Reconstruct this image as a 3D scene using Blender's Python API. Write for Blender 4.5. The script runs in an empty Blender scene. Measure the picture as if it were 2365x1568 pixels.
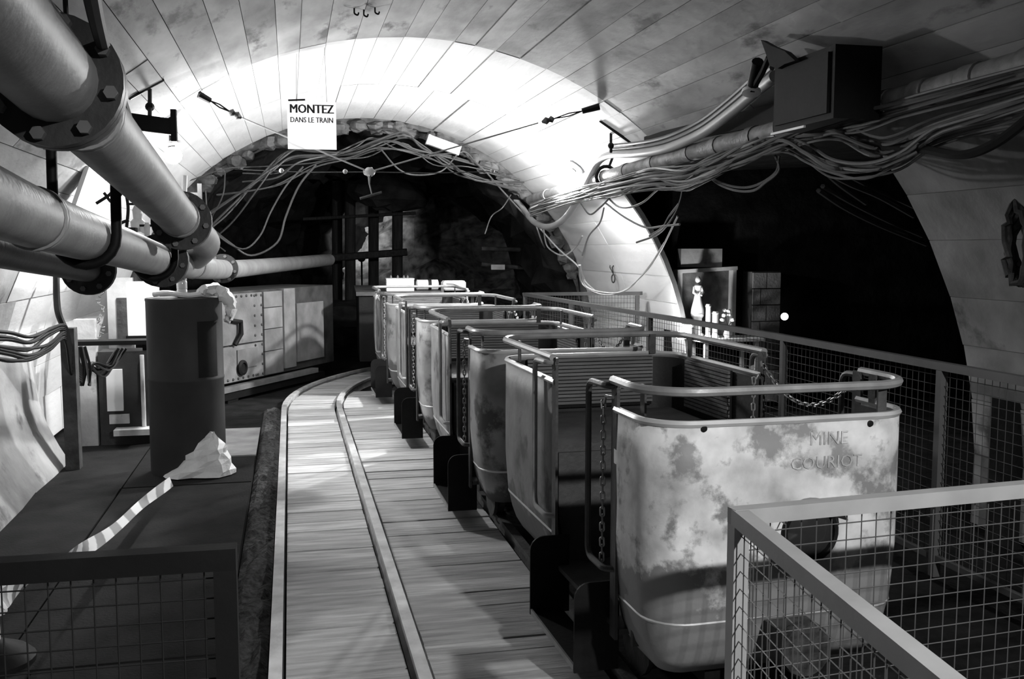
import bpy, bmesh, math, random
from mathutils import Vector, Matrix
random.seed(7)
PI = math.pi
scn = bpy.context.scene
COL = scn.collection

# ------------------------------------------------------------------ camera
IMG_W, IMG_H, FPX, CAM_H = 2365.0, 1568.0, 2250.0, 1.70
YAW = math.atan(512 / FPX)          # the tunnel runs along +Y, camera looks right of it
PITCH = math.atan(210 / FPX)
cd = bpy.data.cameras.new('camera'); cam = bpy.data.objects.new('camera', cd); COL.objects.link(cam)
cd.sensor_width = 36.0; cd.lens = FPX / IMG_W * 36.0; cd.clip_start = 0.05; cd.clip_end = 200
cam.location = (0, 0, CAM_H); cam.rotation_euler = (PI / 2 - PITCH, 0, -YAW)
scn.camera = cam
# ------------------------------------------------------------------ world, light level
w = bpy.data.worlds.new('world'); scn.world = w; w.use_nodes = True
w.node_tree.nodes['Background'].inputs[0].default_value = (0.5, 0.5, 0.5, 1)
w.node_tree.nodes['Background'].inputs[1].default_value = 0.0
scn.view_settings.view_transform = 'Standard'
scn.view_settings.look = 'None'
scn.view_settings.gamma = 1.0
scn.view_settings.exposure = -0.5
scn.view_settings.use_curve_mapping = False
P_LEFT, P_RIGHT, P_BACK, P_SHRINE, P_FAR = 280.0, 1050.0, 1050.0, 55.0, 300.0   # watts of the five lamps

# ------------------------------------------------------------------ pixel rays (for placing against known planes)
_fw = Vector((math.sin(YAW) * math.cos(PITCH), math.cos(YAW) * math.cos(PITCH), -math.sin(PITCH)))
_r = Vector((math.cos(YAW), -math.sin(YAW), 0)); _u = _r.cross(_fw)
CAMP = Vector((0, 0, CAM_H))
VC, VR = (1.0, 0.24), 3.15          # vault circle centre (x, z) and radius
def ray(x, y): return (_fw * FPX + _r * (x - IMG_W / 2) - _u * (y - IMG_H / 2)).normalized()
def KY(x, y, Y): v = ray(x, y); return CAMP + v * (Y / v.y)
def KX(x, y, X): v = ray(x, y); return CAMP + v * (X / v.x)
def KZ(x, y, Z): v = ray(x, y); return CAMP + v * ((Z - CAM_H) / v.z)
def KV(x, y, off=0.0):
    v = ray(x, y); R = VR - off
    a = v.x ** 2 + v.z ** 2; b = 2 * ((-VC[0]) * v.x + (CAM_H - VC[1]) * v.z)
    k = VC[0] ** 2 + (CAM_H - VC[1]) ** 2 - R * R
    return CAMP + v * ((-b + math.sqrt(max(0, b * b - 4 * a * k))) / (2 * a))
def vx(z, side): return VC[0] + side * math.sqrt(max(0, VR ** 2 - (z - VC[1]) ** 2))

# ------------------------------------------------------------------ materials (grey scale: the photograph is black and white)
MATS = {}
def mat(name, tone, rough=0.7, metal=0.0, var=0.3, scale=6.0, stretch=(1, 1, 1), bump=0.15, bscale=40.0,
        spot=0.0, spot_tone=0.05, spot_scale=3.0, rnd=0.0, zrust_shade=None, emit=0.0, spec=0.4, detail=6):
    m = bpy.data.materials.new(name); m.use_nodes = True; MATS[name] = m
    nt = m.node_tree; N = nt.nodes; L = nt.links; b = N['Principled BSDF']
    b.inputs['Roughness'].default_value = rough; b.inputs['Metallic'].default_value = metal
    b.inputs['Specular IOR Level'].default_value = spec
    tc = N.new('ShaderNodeTexCoord'); mp = N.new('ShaderNodeMapping'); mp.inputs['Scale'].default_value = stretch
    L.new(tc.outputs['Object'], mp.inputs['Vector'])
    oi = N.new('ShaderNodeObjectInfo')
    ad = N.new('ShaderNodeVectorMath'); ad.operation = 'ADD'
    sc = N.new('ShaderNodeMath'); sc.operation = 'MULTIPLY'; sc.inputs[1].default_value = 37.0
    L.new(oi.outputs['Random'], sc.inputs[0]); L.new(mp.outputs[0], ad.inputs[0]); L.new(sc.outputs[0], ad.inputs[1])
    n1 = N.new('ShaderNodeTexNoise'); n1.inputs['Scale'].default_value = scale; n1.inputs['Detail'].default_value = detail
    L.new(ad.outputs[0], n1.inputs['Vector'])
    r1 = N.new('ShaderNodeMapRange'); r1.inputs[1].default_value = 0.3; r1.inputs[2].default_value = 0.7
    r1.inputs[3].default_value = max(0.0, tone * (1 - var)); r1.inputs[4].default_value = min(0.95, tone * (1 + var))
    L.new(n1.outputs[0], r1.inputs[0]); val = r1.outputs[0]
    if rnd:
        rr = N.new('ShaderNodeMapRange'); rr.inputs[3].default_value = 1 - rnd; rr.inputs[4].default_value = 1 + rnd * 0.6
        L.new(oi.outputs['Random'], rr.inputs[0])
        mu = N.new('ShaderNodeMath'); mu.operation = 'MULTIPLY'; L.new(val, mu.inputs[0]); L.new(rr.outputs[0], mu.inputs[1]); val = mu.outputs[0]
    if spot:
        n2 = N.new('ShaderNodeTexNoise'); n2.inputs['Scale'].default_value = spot_scale; n2.inputs['Detail'].default_value = 8
        n2.inputs['Roughness'].default_value = 0.62
        L.new(ad.outputs[0], n2.inputs['Vector'])
        r2 = N.new('ShaderNodeMapRange'); r2.inputs[1].default_value = 0.72 - spot * 0.35; r2.inputs[2].default_value = 0.80 - spot * 0.35
        src = n2.outputs[0]
        if zrust_shade:            # rust creeping up from the bottom edge, with the shade there painted in
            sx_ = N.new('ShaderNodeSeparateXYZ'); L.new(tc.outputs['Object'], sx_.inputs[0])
            zr = N.new('ShaderNodeMapRange'); zr.inputs[1].default_value = zrust_shade[0]; zr.inputs[2].default_value = zrust_shade[1]; zr.inputs[3].default_value = zrust_shade[2]; zr.inputs[4].default_value = 0.0
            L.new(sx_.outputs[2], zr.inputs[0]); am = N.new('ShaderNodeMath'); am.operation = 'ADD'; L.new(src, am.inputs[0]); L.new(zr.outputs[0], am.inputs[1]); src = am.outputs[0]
        L.new(src, r2.inputs[0])
        mx = N.new('ShaderNodeMix'); mx.data_type = 'FLOAT'; mx.inputs[3].default_value = spot_tone
        L.new(r2.outputs[0], mx.inputs[0]); L.new(val, mx.inputs[2]); val = mx.outputs[0]
    L.new(val, b.inputs['Base Color'])
    if bump:
        n3 = N.new('ShaderNodeTexNoise'); n3.inputs['Scale'].default_value = bscale; n3.inputs['Detail'].default_value = 5
        L.new(ad.outputs[0], n3.inputs['Vector'])
        bp = N.new('ShaderNodeBump'); bp.inputs['Strength'].default_value = bump; bp.inputs['Distance'].default_value = 0.02
        L.new(n3.outputs[0], bp.inputs['Height']); L.new(bp.outputs[0], b.inputs['Normal'])
    if emit:
        b.inputs['Emission Color'].default_value = (1, 1, 1, 1); b.inputs['Emission Strength'].default_value = emit
    return m
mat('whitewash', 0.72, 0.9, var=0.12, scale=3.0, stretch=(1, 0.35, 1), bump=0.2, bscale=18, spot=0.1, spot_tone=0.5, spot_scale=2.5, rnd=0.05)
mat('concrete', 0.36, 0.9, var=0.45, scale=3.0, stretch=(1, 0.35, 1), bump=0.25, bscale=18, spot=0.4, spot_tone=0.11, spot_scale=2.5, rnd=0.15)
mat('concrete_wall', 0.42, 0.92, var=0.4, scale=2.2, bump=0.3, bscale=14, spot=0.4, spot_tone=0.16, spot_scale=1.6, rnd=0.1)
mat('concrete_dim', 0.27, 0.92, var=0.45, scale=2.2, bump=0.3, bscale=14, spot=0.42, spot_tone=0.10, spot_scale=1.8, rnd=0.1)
mat('joint', 0.09, 0.95, var=0.2, bump=0)
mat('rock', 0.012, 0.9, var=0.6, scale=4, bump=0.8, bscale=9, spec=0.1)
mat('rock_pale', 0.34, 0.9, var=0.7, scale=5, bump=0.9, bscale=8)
mat('rubble', 0.10, 0.9, var=0.7, scale=6, bump=0.9, bscale=12)
mat('ground', 0.014, 0.95, var=0.5, scale=5, bump=0.5, bscale=20, spec=0.1)
mat('plank', 0.48, 0.75, var=0.32, scale=5, stretch=(0.6, 5, 3), bump=0.35, bscale=14, rnd=0.25, spot=0.1, spot_tone=0.12, spot_scale=2)
mat('plate', 0.016, 0.85, var=0.4, scale=5, bump=0.2, bscale=60, rnd=0.2, spec=0.12)
mat('plate_worn', 0.30, 0.7, var=0.35, scale=4, bump=0.2, bscale=60)
mat('ballast', 0.05, 0.95, var=0.8, scale=30, bump=1.0, bscale=60)
mat('rail_steel', 0.58, 0.42, 0.25, var=0.25, scale=8, bump=0.1, rnd=0.1)
mat('car_paint', 0.26, 0.55, 0.05, var=0.4, scale=4, bump=0.25, bscale=8, spot=0.50, spot_tone=0.08, spot_scale=3.2, rnd=0.25, zrust_shade=(0.22, 0.6, 0.25))
mat('car_paint_pale', 0.64, 0.55, 0.02, var=0.38, scale=7, bump=0.3, bscale=8, spot=0.55, spot_tone=0.25, spot_scale=5.5, zrust_shade=(0.25, 0.66, 0.42), detail=9)
mat('inner_shade', 0.02, 0.6, var=0.4, bump=0.1)
mat('cable_dim', 0.06, 0.55, var=0.2, scale=4, bump=0, rnd=0.4)
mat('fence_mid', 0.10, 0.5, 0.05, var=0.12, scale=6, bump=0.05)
mat('car_dark', 0.06, 0.5, 0.2, var=0.4, scale=7, bump=0.15, rnd=0.1)
mat('car_black', 0.009, 0.6, 0.0, var=0.3, bump=0.1, spec=0.15)
mat('tube_grey', 0.30, 0.38, 0.15, var=0.2, scale=12, bump=0.05, rnd=0.1)
mat('bead', 0.55, 0.35, 0.2, var=0.2, bump=0)
mat('slat', 0.14, 0.45, 0.1, var=0.3, scale=8, stretch=(0.5, 6, 6), bump=0.1, rnd=0.15)
mat('bench', 0.06, 0.6, var=0.3, scale=9, bump=0.2)
mat('chain', 0.25, 0.4, 0.5, var=0.3, bump=0)
mat('faded_paint', 0.40, 0.8, var=0.3, scale=14, bump=0, spot=0.72, spot_tone=0.6, spot_scale=16)
mat('print_black', 0.03, 0.8, var=0.5, scale=20, bump=0)
mat('glass_dark', 0.03, 0.12, var=0.1, bump=0, spec=0.8)
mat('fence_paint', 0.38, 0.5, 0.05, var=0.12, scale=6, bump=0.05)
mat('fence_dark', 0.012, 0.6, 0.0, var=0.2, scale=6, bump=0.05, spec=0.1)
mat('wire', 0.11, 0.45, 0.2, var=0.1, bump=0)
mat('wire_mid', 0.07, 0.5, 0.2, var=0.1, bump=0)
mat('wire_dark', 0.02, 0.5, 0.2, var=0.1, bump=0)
mat('pipe_grey', 0.24, 0.55, 0.05, var=0.2, scale=5, bump=0.1, bscale=30)
mat('flange', 0.03, 0.5, 0.1, var=0.3, bump=0.1)
mat('bolt', 0.13, 0.45, 0.3, var=0.2, bump=0)
mat('black_steel', 0.008, 0.6, 0.0, var=0.3, bump=0.05, spec=0.15)
mat('iron_rust', 0.05, 0.7, 0.1, var=0.5, scale=12, bump=0.3)
mat('drum_grey', 0.035, 0.6, 0.0, var=0.15, scale=4, bump=0.05, spec=0.15)
mat('white_plastic', 0.85, 0.5, var=0.06, bump=0.05)
mat('white_paper', 0.82, 0.8, var=0.06, scale=3, bump=0)
mat('crumple', 0.72, 0.5, var=0.12, bump=0.5, bscale=14)
mat('pale_metal', 0.55, 0.55, 0.05, var=0.25, scale=6, bump=0.1, spot=0.2, spot_tone=0.25, spot_scale=5)
mat('machine_paint', 0.18, 0.6, 0.05, var=0.3, scale=5, bump=0.15, spot=0.25, spot_tone=0.14, spot_scale=4, rnd=0.15)
mat('cable_black', 0.012, 0.6, var=0.3, bump=0, spec=0.15)
mat('cable_grey', 0.12, 0.55, var=0.2, scale=4, bump=0, rnd=0.35)
mat('cable_pale', 0.36, 0.5, var=0.1, scale=4, bump=0, rnd=0.15)
mat('conduit', 0.20, 0.6, 0.05, var=0.4, scale=9, bump=0.2)
mat('timber', 0.02, 0.85, var=0.4, scale=5, stretch=(6, 6, 0.6), bump=0.3, spec=0.1)
mat('plaster', 0.80, 0.6, var=0.08, bump=0.05)
mat('block', 0.22, 0.9, var=0.3, scale=6, bump=0.3, rnd=0.2)
mat('bulb', 0.9, 0.4, var=0, bump=0, emit=60)
mat('bulb_small', 0.9, 0.4, var=0, bump=0, emit=6)
mat('clear_plastic', 0.62, 0.15, var=0.1, bump=0, spec=0.8)
def sheet_mat():
    m = bpy.data.materials.new('thin_sheet'); m.use_nodes = True; MATS['thin_sheet'] = m
    N = m.node_tree.nodes; L = m.node_tree.links; d = N['Principled BSDF']; d.inputs['Base Color'].default_value = (.85, .85, .85, 1)
    tr = N.new('ShaderNodeBsdfTranslucent'); tr.inputs[0].default_value = (.85, .85, .85, 1); mx = N.new('ShaderNodeMixShader'); mx.inputs[0].default_value = 0.55
    L.new(d.outputs[0], mx.inputs[1]); L.new(tr.outputs[0], mx.inputs[2]); L.new(mx.outputs[0], N['Material Output'].inputs[0])
sheet_mat()
# striped barrier tape: printed bars
def tape_mat():
    m = bpy.data.materials.new('tape'); m.use_nodes = True; MATS['tape'] = m
    nt = m.node_tree; N = nt.nodes; L = nt.links; b = N['Principled BSDF']; b.inputs['Roughness'].default_value = 0.5
    uv = N.new('ShaderNodeUVMap'); wv = N.new('ShaderNodeTexWave'); wv.bands_direction = 'DIAGONAL'; wv.inputs['Scale'].default_value = 1.2
    L.new(uv.outputs[0], wv.inputs['Vector'])
    r = N.new('ShaderNodeMapRange'); r.inputs[1].default_value = 0.4; r.inputs[2].default_value = 0.6; r.inputs[3].default_value = 0.22; r.inputs[4].default_value = 0.8
    L.new(wv.outputs[1], r.inputs[0]); L.new(r.outputs[0], b.inputs['Base Color'])
tape_mat()

# ------------------------------------------------------------------ mesh helpers
def catmull(pts, n=6, closed=False):
    pts = [Vector(p) for p in pts]; out = []
    if len(pts) < 3 and not closed: return pts
    k = len(pts); rng = range(k if closed else k - 1)
    for i in rng:
        if closed: p0, p1, p2, p3 = pts[i - 1], pts[i], pts[(i + 1) % k], pts[(i + 2) % k]
        else:
            p1, p2 = pts[i], pts[i + 1]
            p0 = pts[i - 1] if i else p1 * 2 - p2
            p3 = pts[i + 2] if i + 2 < k else p2 * 2 - p1
        for j in range(n):
            t = j / n
            out.append(0.5 * ((2 * p1) + (p2 - p0) * t + (2 * p0 - 5 * p1 + 4 * p2 - p3) * t * t + (3 * p1 - p0 - 3 * p2 + p3) * t ** 3))
    if not closed: out.append(pts[-1])
    return out
def round_path(pts, rad, n=5):
    """polyline with its inner corners rounded"""
    pts = [Vector(p) for p in pts]; out = [pts[0]]
    for i in range(1, len(pts) - 1):
        a, b, c = pts[i - 1], pts[i], pts[i + 1]
        r = min(rad, (a - b).length * 0.49, (c - b).length * 0.49)
        p, q = b + (a - b).normalized() * r, b + (c - b).normalized() * r
        for j in range(n + 1):
            t = j / n; out.append(p * (1 - t) ** 2 + b * 2 * t * (1 - t) + q * t * t)
    out.append(pts[-1]); return out
class MB:
    def __init__(s): s.v = []; s.f = []; s.uv = None
    def add(s, vs, fs):
        o = len(s.v); s.v += [Vector(p) for p in vs]; s.f += [tuple(i + o for i in f) for f in fs]; return s
    def box(s, c, d, rot=None):
        x, y, z = d[0] / 2, d[1] / 2, d[2] / 2
        vs = [Vector(p) for p in ((-x, -y, -z), (x, -y, -z), (x, y, -z), (-x, y, -z), (-x, -y, z), (x, -y, z), (x, y, z), (-x, y, z))]
        if rot is not None: vs = [rot @ p for p in vs]
        c = Vector(c)
        return s.add([p + c for p in vs], [(0, 3, 2, 1), (4, 5, 6, 7), (0, 1, 5, 4), (1, 2, 6, 5), (2, 3, 7, 6), (3, 0, 4, 7)])
    def bar(s, p0, p1, wd, ht, up=(0, 0, 1)):
        p0, p1 = Vector(p0), Vector(p1); t = (p1 - p0).normalized(); u = Vector(up)
        sd = t.cross(u)
        if sd.length < 1e-4: sd = t.cross(Vector((1, 0, 0)))
        sd.normalize(); u = sd.cross(t)
        vs = []
        for p in (p0, p1):
            for a, b in ((-1, -1), (1, -1), (1, 1), (-1, 1)): vs.append(p + sd * (a * wd / 2) + u * (b * ht / 2))
        return s.add(vs, [(0, 3, 2, 1), (4, 5, 6, 7), (0, 1, 5, 4), (1, 2, 6, 5), (2, 3, 7, 6), (3, 0, 4, 7)])
    def tube(s, pts, r, n=8, closed=False, cap=True):
        pts = [Vector(p) for p in pts]; k = len(pts); vs = []; fs = []
        rr = r if isinstance(r, (list, tuple)) else [r] * k
        t0 = (pts[1] - pts[0]).normalized()
        nrm = t0.cross(Vector((0, 0, 1)));
        if nrm.length < 1e-3: nrm = t0.cross(Vector((1, 0, 0)))
        nrm.normalize()
        for i in range(k):
            if closed: t = pts[(i + 1) % k] - pts[i - 1]
            else: t = pts[min(i + 1, k - 1)] - pts[max(i - 1, 0)]
            if t.length < 1e-9: t = t0
            t.normalize()
            nrm = nrm - t * nrm.dot(t)
            if nrm.length < 1e-6: nrm = t.orthogonal()
            nrm.normalize(); bn = t.cross(nrm)
            for j in range(n):
                a = 2 * PI * j / n; vs.append(pts[i] + (nrm * math.cos(a) + bn * math.sin(a)) * rr[i])
        for i in range(k if closed else k - 1):
            for j in range(n):
                a, b = i * n + j, i * n + (j + 1) % n; c, d = ((i + 1) % k) * n + (j + 1) % n, ((i + 1) % k) * n + j
                fs.append((a, b, c, d))
        if cap and not closed:
            fs.append(tuple(range(n - 1, -1, -1))); fs.append(tuple((k - 1) * n + j for j in range(n)))
        return s.add(vs, fs)
    def cyl(s, p0, p1, r, n=16): return s.tube([p0, p1], r, n)
    def lathe(s, prof, n=20, c=(0, 0, 0), axis=None, sx=1, sy=1):
        """prof: list of (radius, height) about axis through c"""
        c = Vector(c); ax = Vector(axis or (0, 0, 1)).normalized()
        a = ax.orthogonal().normalized() if axis else Vector((1, 0, 0)); b = ax.cross(a)
        vs = []; fs = []; k = len(prof)
        for r, h in prof:
            for j in range(n):
                t = 2 * PI * j / n; vs.append(c + ax * h + a * (r * sx * math.cos(t)) + b * (r * sy * math.sin(t)))
        for i in range(k - 1):
            for j in range(n): fs.append((i * n + j, i * n + (j + 1) % n, (i + 1) * n + (j + 1) % n, (i + 1) * n + j))
        fs.append(tuple(range(n - 1, -1, -1))); fs.append(tuple((k - 1) * n + j for j in range(n)))
        return s.add(vs, fs)
    def ball(s, c, r, n=12, m=7, sq=(1, 1, 1), jit=0.0):
        c = Vector(c); vs = []; fs = []
        for i in range(1, m):
            ph = PI * i / m
            for j in range(n):
                t = 2 * PI * j / n; q = 1 + random.uniform(-jit, jit)
                vs.append(c + Vector((sq[0] * math.sin(ph) * math.cos(t), sq[1] * math.sin(ph) * math.sin(t), sq[2] * math.cos(ph))) * (r * q))
        top, bot = len(vs), len(vs) + 1
        vs += [c + Vector((0, 0, sq[2] * r)), c - Vector((0, 0, sq[2] * r))]
        for i in range(m - 2):
            for j in range(n): fs.append((i * n + j, (i + 1) * n + j, (i + 1) * n + (j + 1) % n, i * n + (j + 1) % n))
        for j in range(n): fs.append((top, j, (j + 1) % n)); fs.append((bot, (m - 2) * n + (j + 1) % n, (m - 2) * n + j))
        return s.add(vs, fs)
    def prism(s, poly, o, ux, uy, dep):
        """2-D polygon in the frame (ux, uy) at o, extruded by the vector dep"""
        o, ux, uy, dep = Vector(o), Vector(ux), Vector(uy), Vector(dep); k = len(poly)
        a = [o + ux * p[0] + uy * p[1] for p in poly]
        return s.add(a + [p + dep for p in a], [tuple(range(k - 1, -1, -1)), tuple(range(k, 2 * k))] + [(i, (i + 1) % k, k + (i + 1) % k, k + i) for i in range(k)])
    def grid(s, rows):
        k = len(rows[0]); vs = [p for r in rows for p in r]
        return s.add(vs, [(i * k + j, i * k + j + 1, (i + 1) * k + j + 1, (i + 1) * k + j) for i in range(len(rows) - 1) for j in range(k - 1)])
    def mesh(s, name, m, origin=None, smooth=False):
        me = bpy.data.meshes.new(name)
        vs = s.v if origin is None else [p - Vector(origin) for p in s.v]
        me.from_pydata([tuple(p) for p in vs], [], s.f); me.update()
        bm = bmesh.new(); bm.from_mesh(me); bmesh.ops.recalc_face_normals(bm, faces=bm.faces[:]); bm.to_mesh(me); bm.free()
        if smooth:
            for p in me.polygons: p.use_smooth = True
            try: me.set_sharp_from_angle(angle=math.radians(38))
            except Exception: pass
        me.materials.append(MATS[m]); return me
def link(name, me, parent=None, loc=None, rot=None):
    o = bpy.data.objects.new(name, me); COL.objects.link(o)
    if parent is not None: o.parent = parent
    if loc is not None: o.location = loc
    if rot is not None: o.rotation_euler = rot
    return o
FR = {}      # frames of the things: name -> (loc, rotz)
def thing(name, label, cat, loc=(0, 0, 0), rotz=0.0, group=None):
    o = bpy.data.objects.new(name, None); COL.objects.link(o); o.empty_display_size = 0.1
    o.location = loc; o.rotation_euler = (0, 0, rotz); tag(o, label, cat, group)
    FR[o.name] = (Vector(loc), rotz); return o
def tag(o, label, cat, group=None, kind=None):
    if label: o['label'] = label
    if cat: o['category'] = cat
    if group: o['group'] = group
    if kind: o['kind'] = kind
    return o
def local(mb, root):
    loc, rz = FR[root.name]; M = Matrix.Rotation(-rz, 3, 'Z'); mb.v = [M @ (p - loc) for p in mb.v]; return mb
def part(name, mb, m, root, world=False, smooth=False, label=None, kind=None, sub=None):
    """one mesh under a thing (root) or, with sub, under one of its parts (which sits at the thing's origin)"""
    if world: local(mb, root)
    o = link(name, mb.mesh(name, m, None, smooth), sub or root)
    if label: o['label'] = label
    if kind: o['kind'] = kind
    return o
def solo(name, mb, m, label, cat, group=None, origin=None, smooth=True):
    """a thing that is one mesh, its origin at its lowest point"""
    if origin is None:
        origin = min(mb.v, key=lambda p: p.z).copy()
    o = link(name, mb.mesh(name, m, origin, smooth), None, origin); tag(o, label, cat, group); return o
def struct(name, mb, m, parent=None, smooth=False):
    o = link(name, mb.mesh(name, m, None, smooth), parent)
    if parent is None: o['kind'] = 'structure'
    return o
def copy_tree(o, parent=None):
    c = o.copy(); COL.objects.link(c); c.parent = parent
    for ch in list(o.children): copy_tree(ch, c)
    return c
def text_mb(body, size, o, ux, uy, dep=0.0015, align='CENTER', bold=0.0):
    cu = bpy.data.curves.new('text', 'FONT'); cu.body = body; cu.size = size; cu.align_x = align; cu.align_y = 'CENTER'; cu.resolution_u = 2; cu.offset = bold
    ob = bpy.data.objects.new('text', cu); COL.objects.link(ob); bpy.context.view_layer.update()
    me = bpy.data.meshes.new_from_object(ob.evaluated_get(bpy.context.evaluated_depsgraph_get()))
    mb = MB(); o, ux, uy = Vector(o), Vector(ux), Vector(uy); nz = ux.cross(uy)
    mb.add([o + ux * v.co.x + uy * v.co.y + nz * dep for v in me.vertices], [tuple(p.vertices) for p in me.polygons])
    bpy.data.objects.remove(ob); bpy.data.meshes.remove(me); bpy.data.curves.remove(cu); return mb
def lamp_light(name, kind, loc, watts, parent=None, size=0.08, **kw):
    ld = bpy.data.lights.new(name, kind); ld.energy = watts; ld.color = (1, 1, 1)
    if kind in ('POINT', 'SPOT'): ld.shadow_soft_size = size
    if kind == 'AREA': ld.shape = 'DISK'; ld.size = size
    if kind == 'SPOT': ld.spot_size = kw.get('cone', 1.5); ld.spot_blend = kw.get('blend', 0.5)
    o = bpy.data.objects.new(name, ld); COL.objects.link(o); o.location = loc
    if 'aim' in kw: o.rotation_euler = (Vector(kw['aim']) - Vector(loc)).to_track_quat('-Z', 'Y').to_euler()
    return o

# ================================================================== STRUCTURE
Y0, YJ1, YJ2, Y1 = -4.0, 8.0, 10.3, 13.0     # vault start, ring joints, rock portal
GA, GB, GZ = 5.2, 9.75, 2.45                 # gallery opening in the right wall
TH_G = math.asin((GZ - VC[1]) / VR)
def vp(th, y, off=0.0): return Vector((VC[0] + (VR + off) * math.cos(th), y, VC[1] + (VR + off) * math.sin(th)))
def shell(th0, th1, ya, yb, n, off, thick=0.05):
    mb = MB(); rows = []
    for i in range(n + 1):
        t = th0 + (th1 - th0) * i / n
        rows.append([vp(t, ya, off), vp(t, yb, off), vp(t, yb, off + thick), vp(t, ya, off + thick), vp(t, ya, off)])
    mb.grid(rows); return mb
ceil_top = shell(TH_G, PI - 0.45, Y0, Y1, 40, 0.012); ceiling = struct('ceiling', ceil_top, 'joint')
wl = shell(PI - 0.45, PI + 0.08, Y0, Y1, 8, 0.012); wall_left = struct('wall_left', wl, 'joint')
wr = shell(-0.08, TH_G, Y0, GA, 10, 0.012)
wr2 = shell(-0.08, TH_G, GB, Y1, 10, 0.012); wr.add(wr2.v, wr2.f); wall_right = struct('wall_right', wr, 'joint')
def board(parent, th0, th1, ya, yb, name, m, seg=1):
    g = 0.0007; d = random.uniform(-0.006, 0.004); mb = MB()
    mb.add([vp(th0 + g, ya + .003, d), vp(th0 + g, yb - .003, d), vp(th1 - g, yb - .003, d), vp(th1 - g, ya + .003, d),
            vp(th0 + g, ya + .003, .02), vp(th0 + g, yb - .003, .02), vp(th1 - g, yb - .003, .02), vp(th1 - g, ya + .003, .02)],
           [(0, 1, 2, 3), (7, 6, 5, 4), (0, 4, 5, 1), (1, 5, 6, 2), (2, 6, 7, 3), (3, 7, 4, 0)])
    return link(name, mb.mesh(name, m), parent)
th = TH_G
while th < PI - 0.45 - 1e-3:                 # board-marked concrete of the vault
    t2 = min(th + random.choice((0.055, 0.062, 0.068, 0.075)), PI - 0.45)
    if PI - 0.45 - t2 < 0.03: t2 = PI - 0.45
    cut = random.uniform(2.0, 6.5)
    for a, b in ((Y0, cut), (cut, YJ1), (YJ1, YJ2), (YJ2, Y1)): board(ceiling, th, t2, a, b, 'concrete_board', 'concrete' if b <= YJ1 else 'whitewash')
    th = t2
for side in ('L', 'R'):                      # taller panels on the walls
    edges = [PI + 0.08, PI - 0.05, PI - 0.15, PI - 0.25, PI - 0.35, PI - 0.45] if side == 'L' else [-0.08, 0.06, 0.17, 0.28, 0.38, 0.5, 0.6, 0.7, TH_G]
    for i in range(len(edges) - 1):
        a, b = sorted((edges[i], edges[i + 1]))
        ys = [Y0, 2.2, 5.2] if side == 'R' else [Y0, 1.5, 4.0, 6.4, 7.5, 8.7, 9.9, 11.4, Y1]
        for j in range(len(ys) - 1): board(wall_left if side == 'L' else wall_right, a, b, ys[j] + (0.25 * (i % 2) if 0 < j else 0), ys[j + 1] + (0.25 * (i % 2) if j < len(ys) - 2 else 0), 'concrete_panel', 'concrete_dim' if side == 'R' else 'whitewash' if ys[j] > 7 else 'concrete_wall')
        if side == 'R':
            for u, v in ((GB, 11.3), (11.3, Y1)): board(wall_right, a, b, u, v, 'concrete_panel', 'whitewash')
# closing wall behind the camera
mb = MB(); mb.box((1, Y0 - 0.1, 1.6), (7, 0.2, 4)); struct('wall_back', mb, 'concrete_wall')
# lower wall bench on the left, bulging towards the floor
prof = [(-2.14, 1.02), (-2.02, 1.0), (-1.97, 0.93), (-1.95, 0.7), (-1.93, 0.5), (-1.88, 0.32), (-1.80, 0.15), (-1.735, 0.03), (-1.72, -0.08), (-2.14, -0.08)]
mb = MB(); rows = []
for i in range(25):
    y = -4 + 12.2 * i / 24; wv = 0.015 * math.sin(y * 2.3) + 0.01 * math.sin(y * 5.1)
    rows.append([Vector((x + (wv if 1 <= k <= 7 else 0), y, z)) for k, (x, z) in enumerate(prof)] + [Vector((prof[0][0], y, prof[0][1]))])
mb.grid(rows); k = len(prof) + 1
mb.f.append(tuple(range(k - 1))); mb.f.append(tuple(24 * k + j for j in range(k - 1)))
struct('wall_left_bench', mb, 'concrete_wall', smooth=True)
# ground
mb = MB(); mb.box((2.6, 11, -0.14), (13.2, 30, 0.16)); floor = struct('floor', mb, 'ground')
# planks: between the rails and from the right rail to the wagon track; the siding bends right after y = 10.3
def track_dx(y): return 0.0 if y < 10.3 else 5.4 - math.sqrt(max(0.01, 5.4 ** 2 - (min(y, 15.4) - 10.3) ** 2))
for (xa, xb, yend) in ((-0.048, 0.432, 15.0), (0.530, 1.205, 11.6)):
    y = 0.4
    while y < yend:
        wd = random.choice((0.13, 0.16, 0.19, 0.22, 0.25)); a, b = y, y + wd - random.choice((0.005, 0.009, 0.013))
        zt = random.uniform(-0.006, 0.004); da, db = track_dx(a), track_dx(b); sk = random.uniform(-0.006, 0.006)
        x0a, x1a, x0b, x1b = xa + da, xb + da, xa + db, xb + db
        if xb > 1: x1a, x1b = max(1.205, x0a + 0.3), max(1.205, x0b + 0.3)
        mb = MB(); mb.add([(x0a, a, -.06), (x1a, a + sk, -.06), (x1b, b + sk, -.06), (x0b, b, -.06), (x0a, a, zt), (x1a, a + sk, zt), (x1b, b + sk, zt), (x0b, b, zt)],
                          [(0, 3, 2, 1), (4, 5, 6, 7), (0, 1, 5, 4), (1, 2, 6, 5), (2, 3, 7, 6), (3, 0, 4, 7)])
        link('plank', mb.mesh('plank', 'plank'), floor); y += wd
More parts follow.
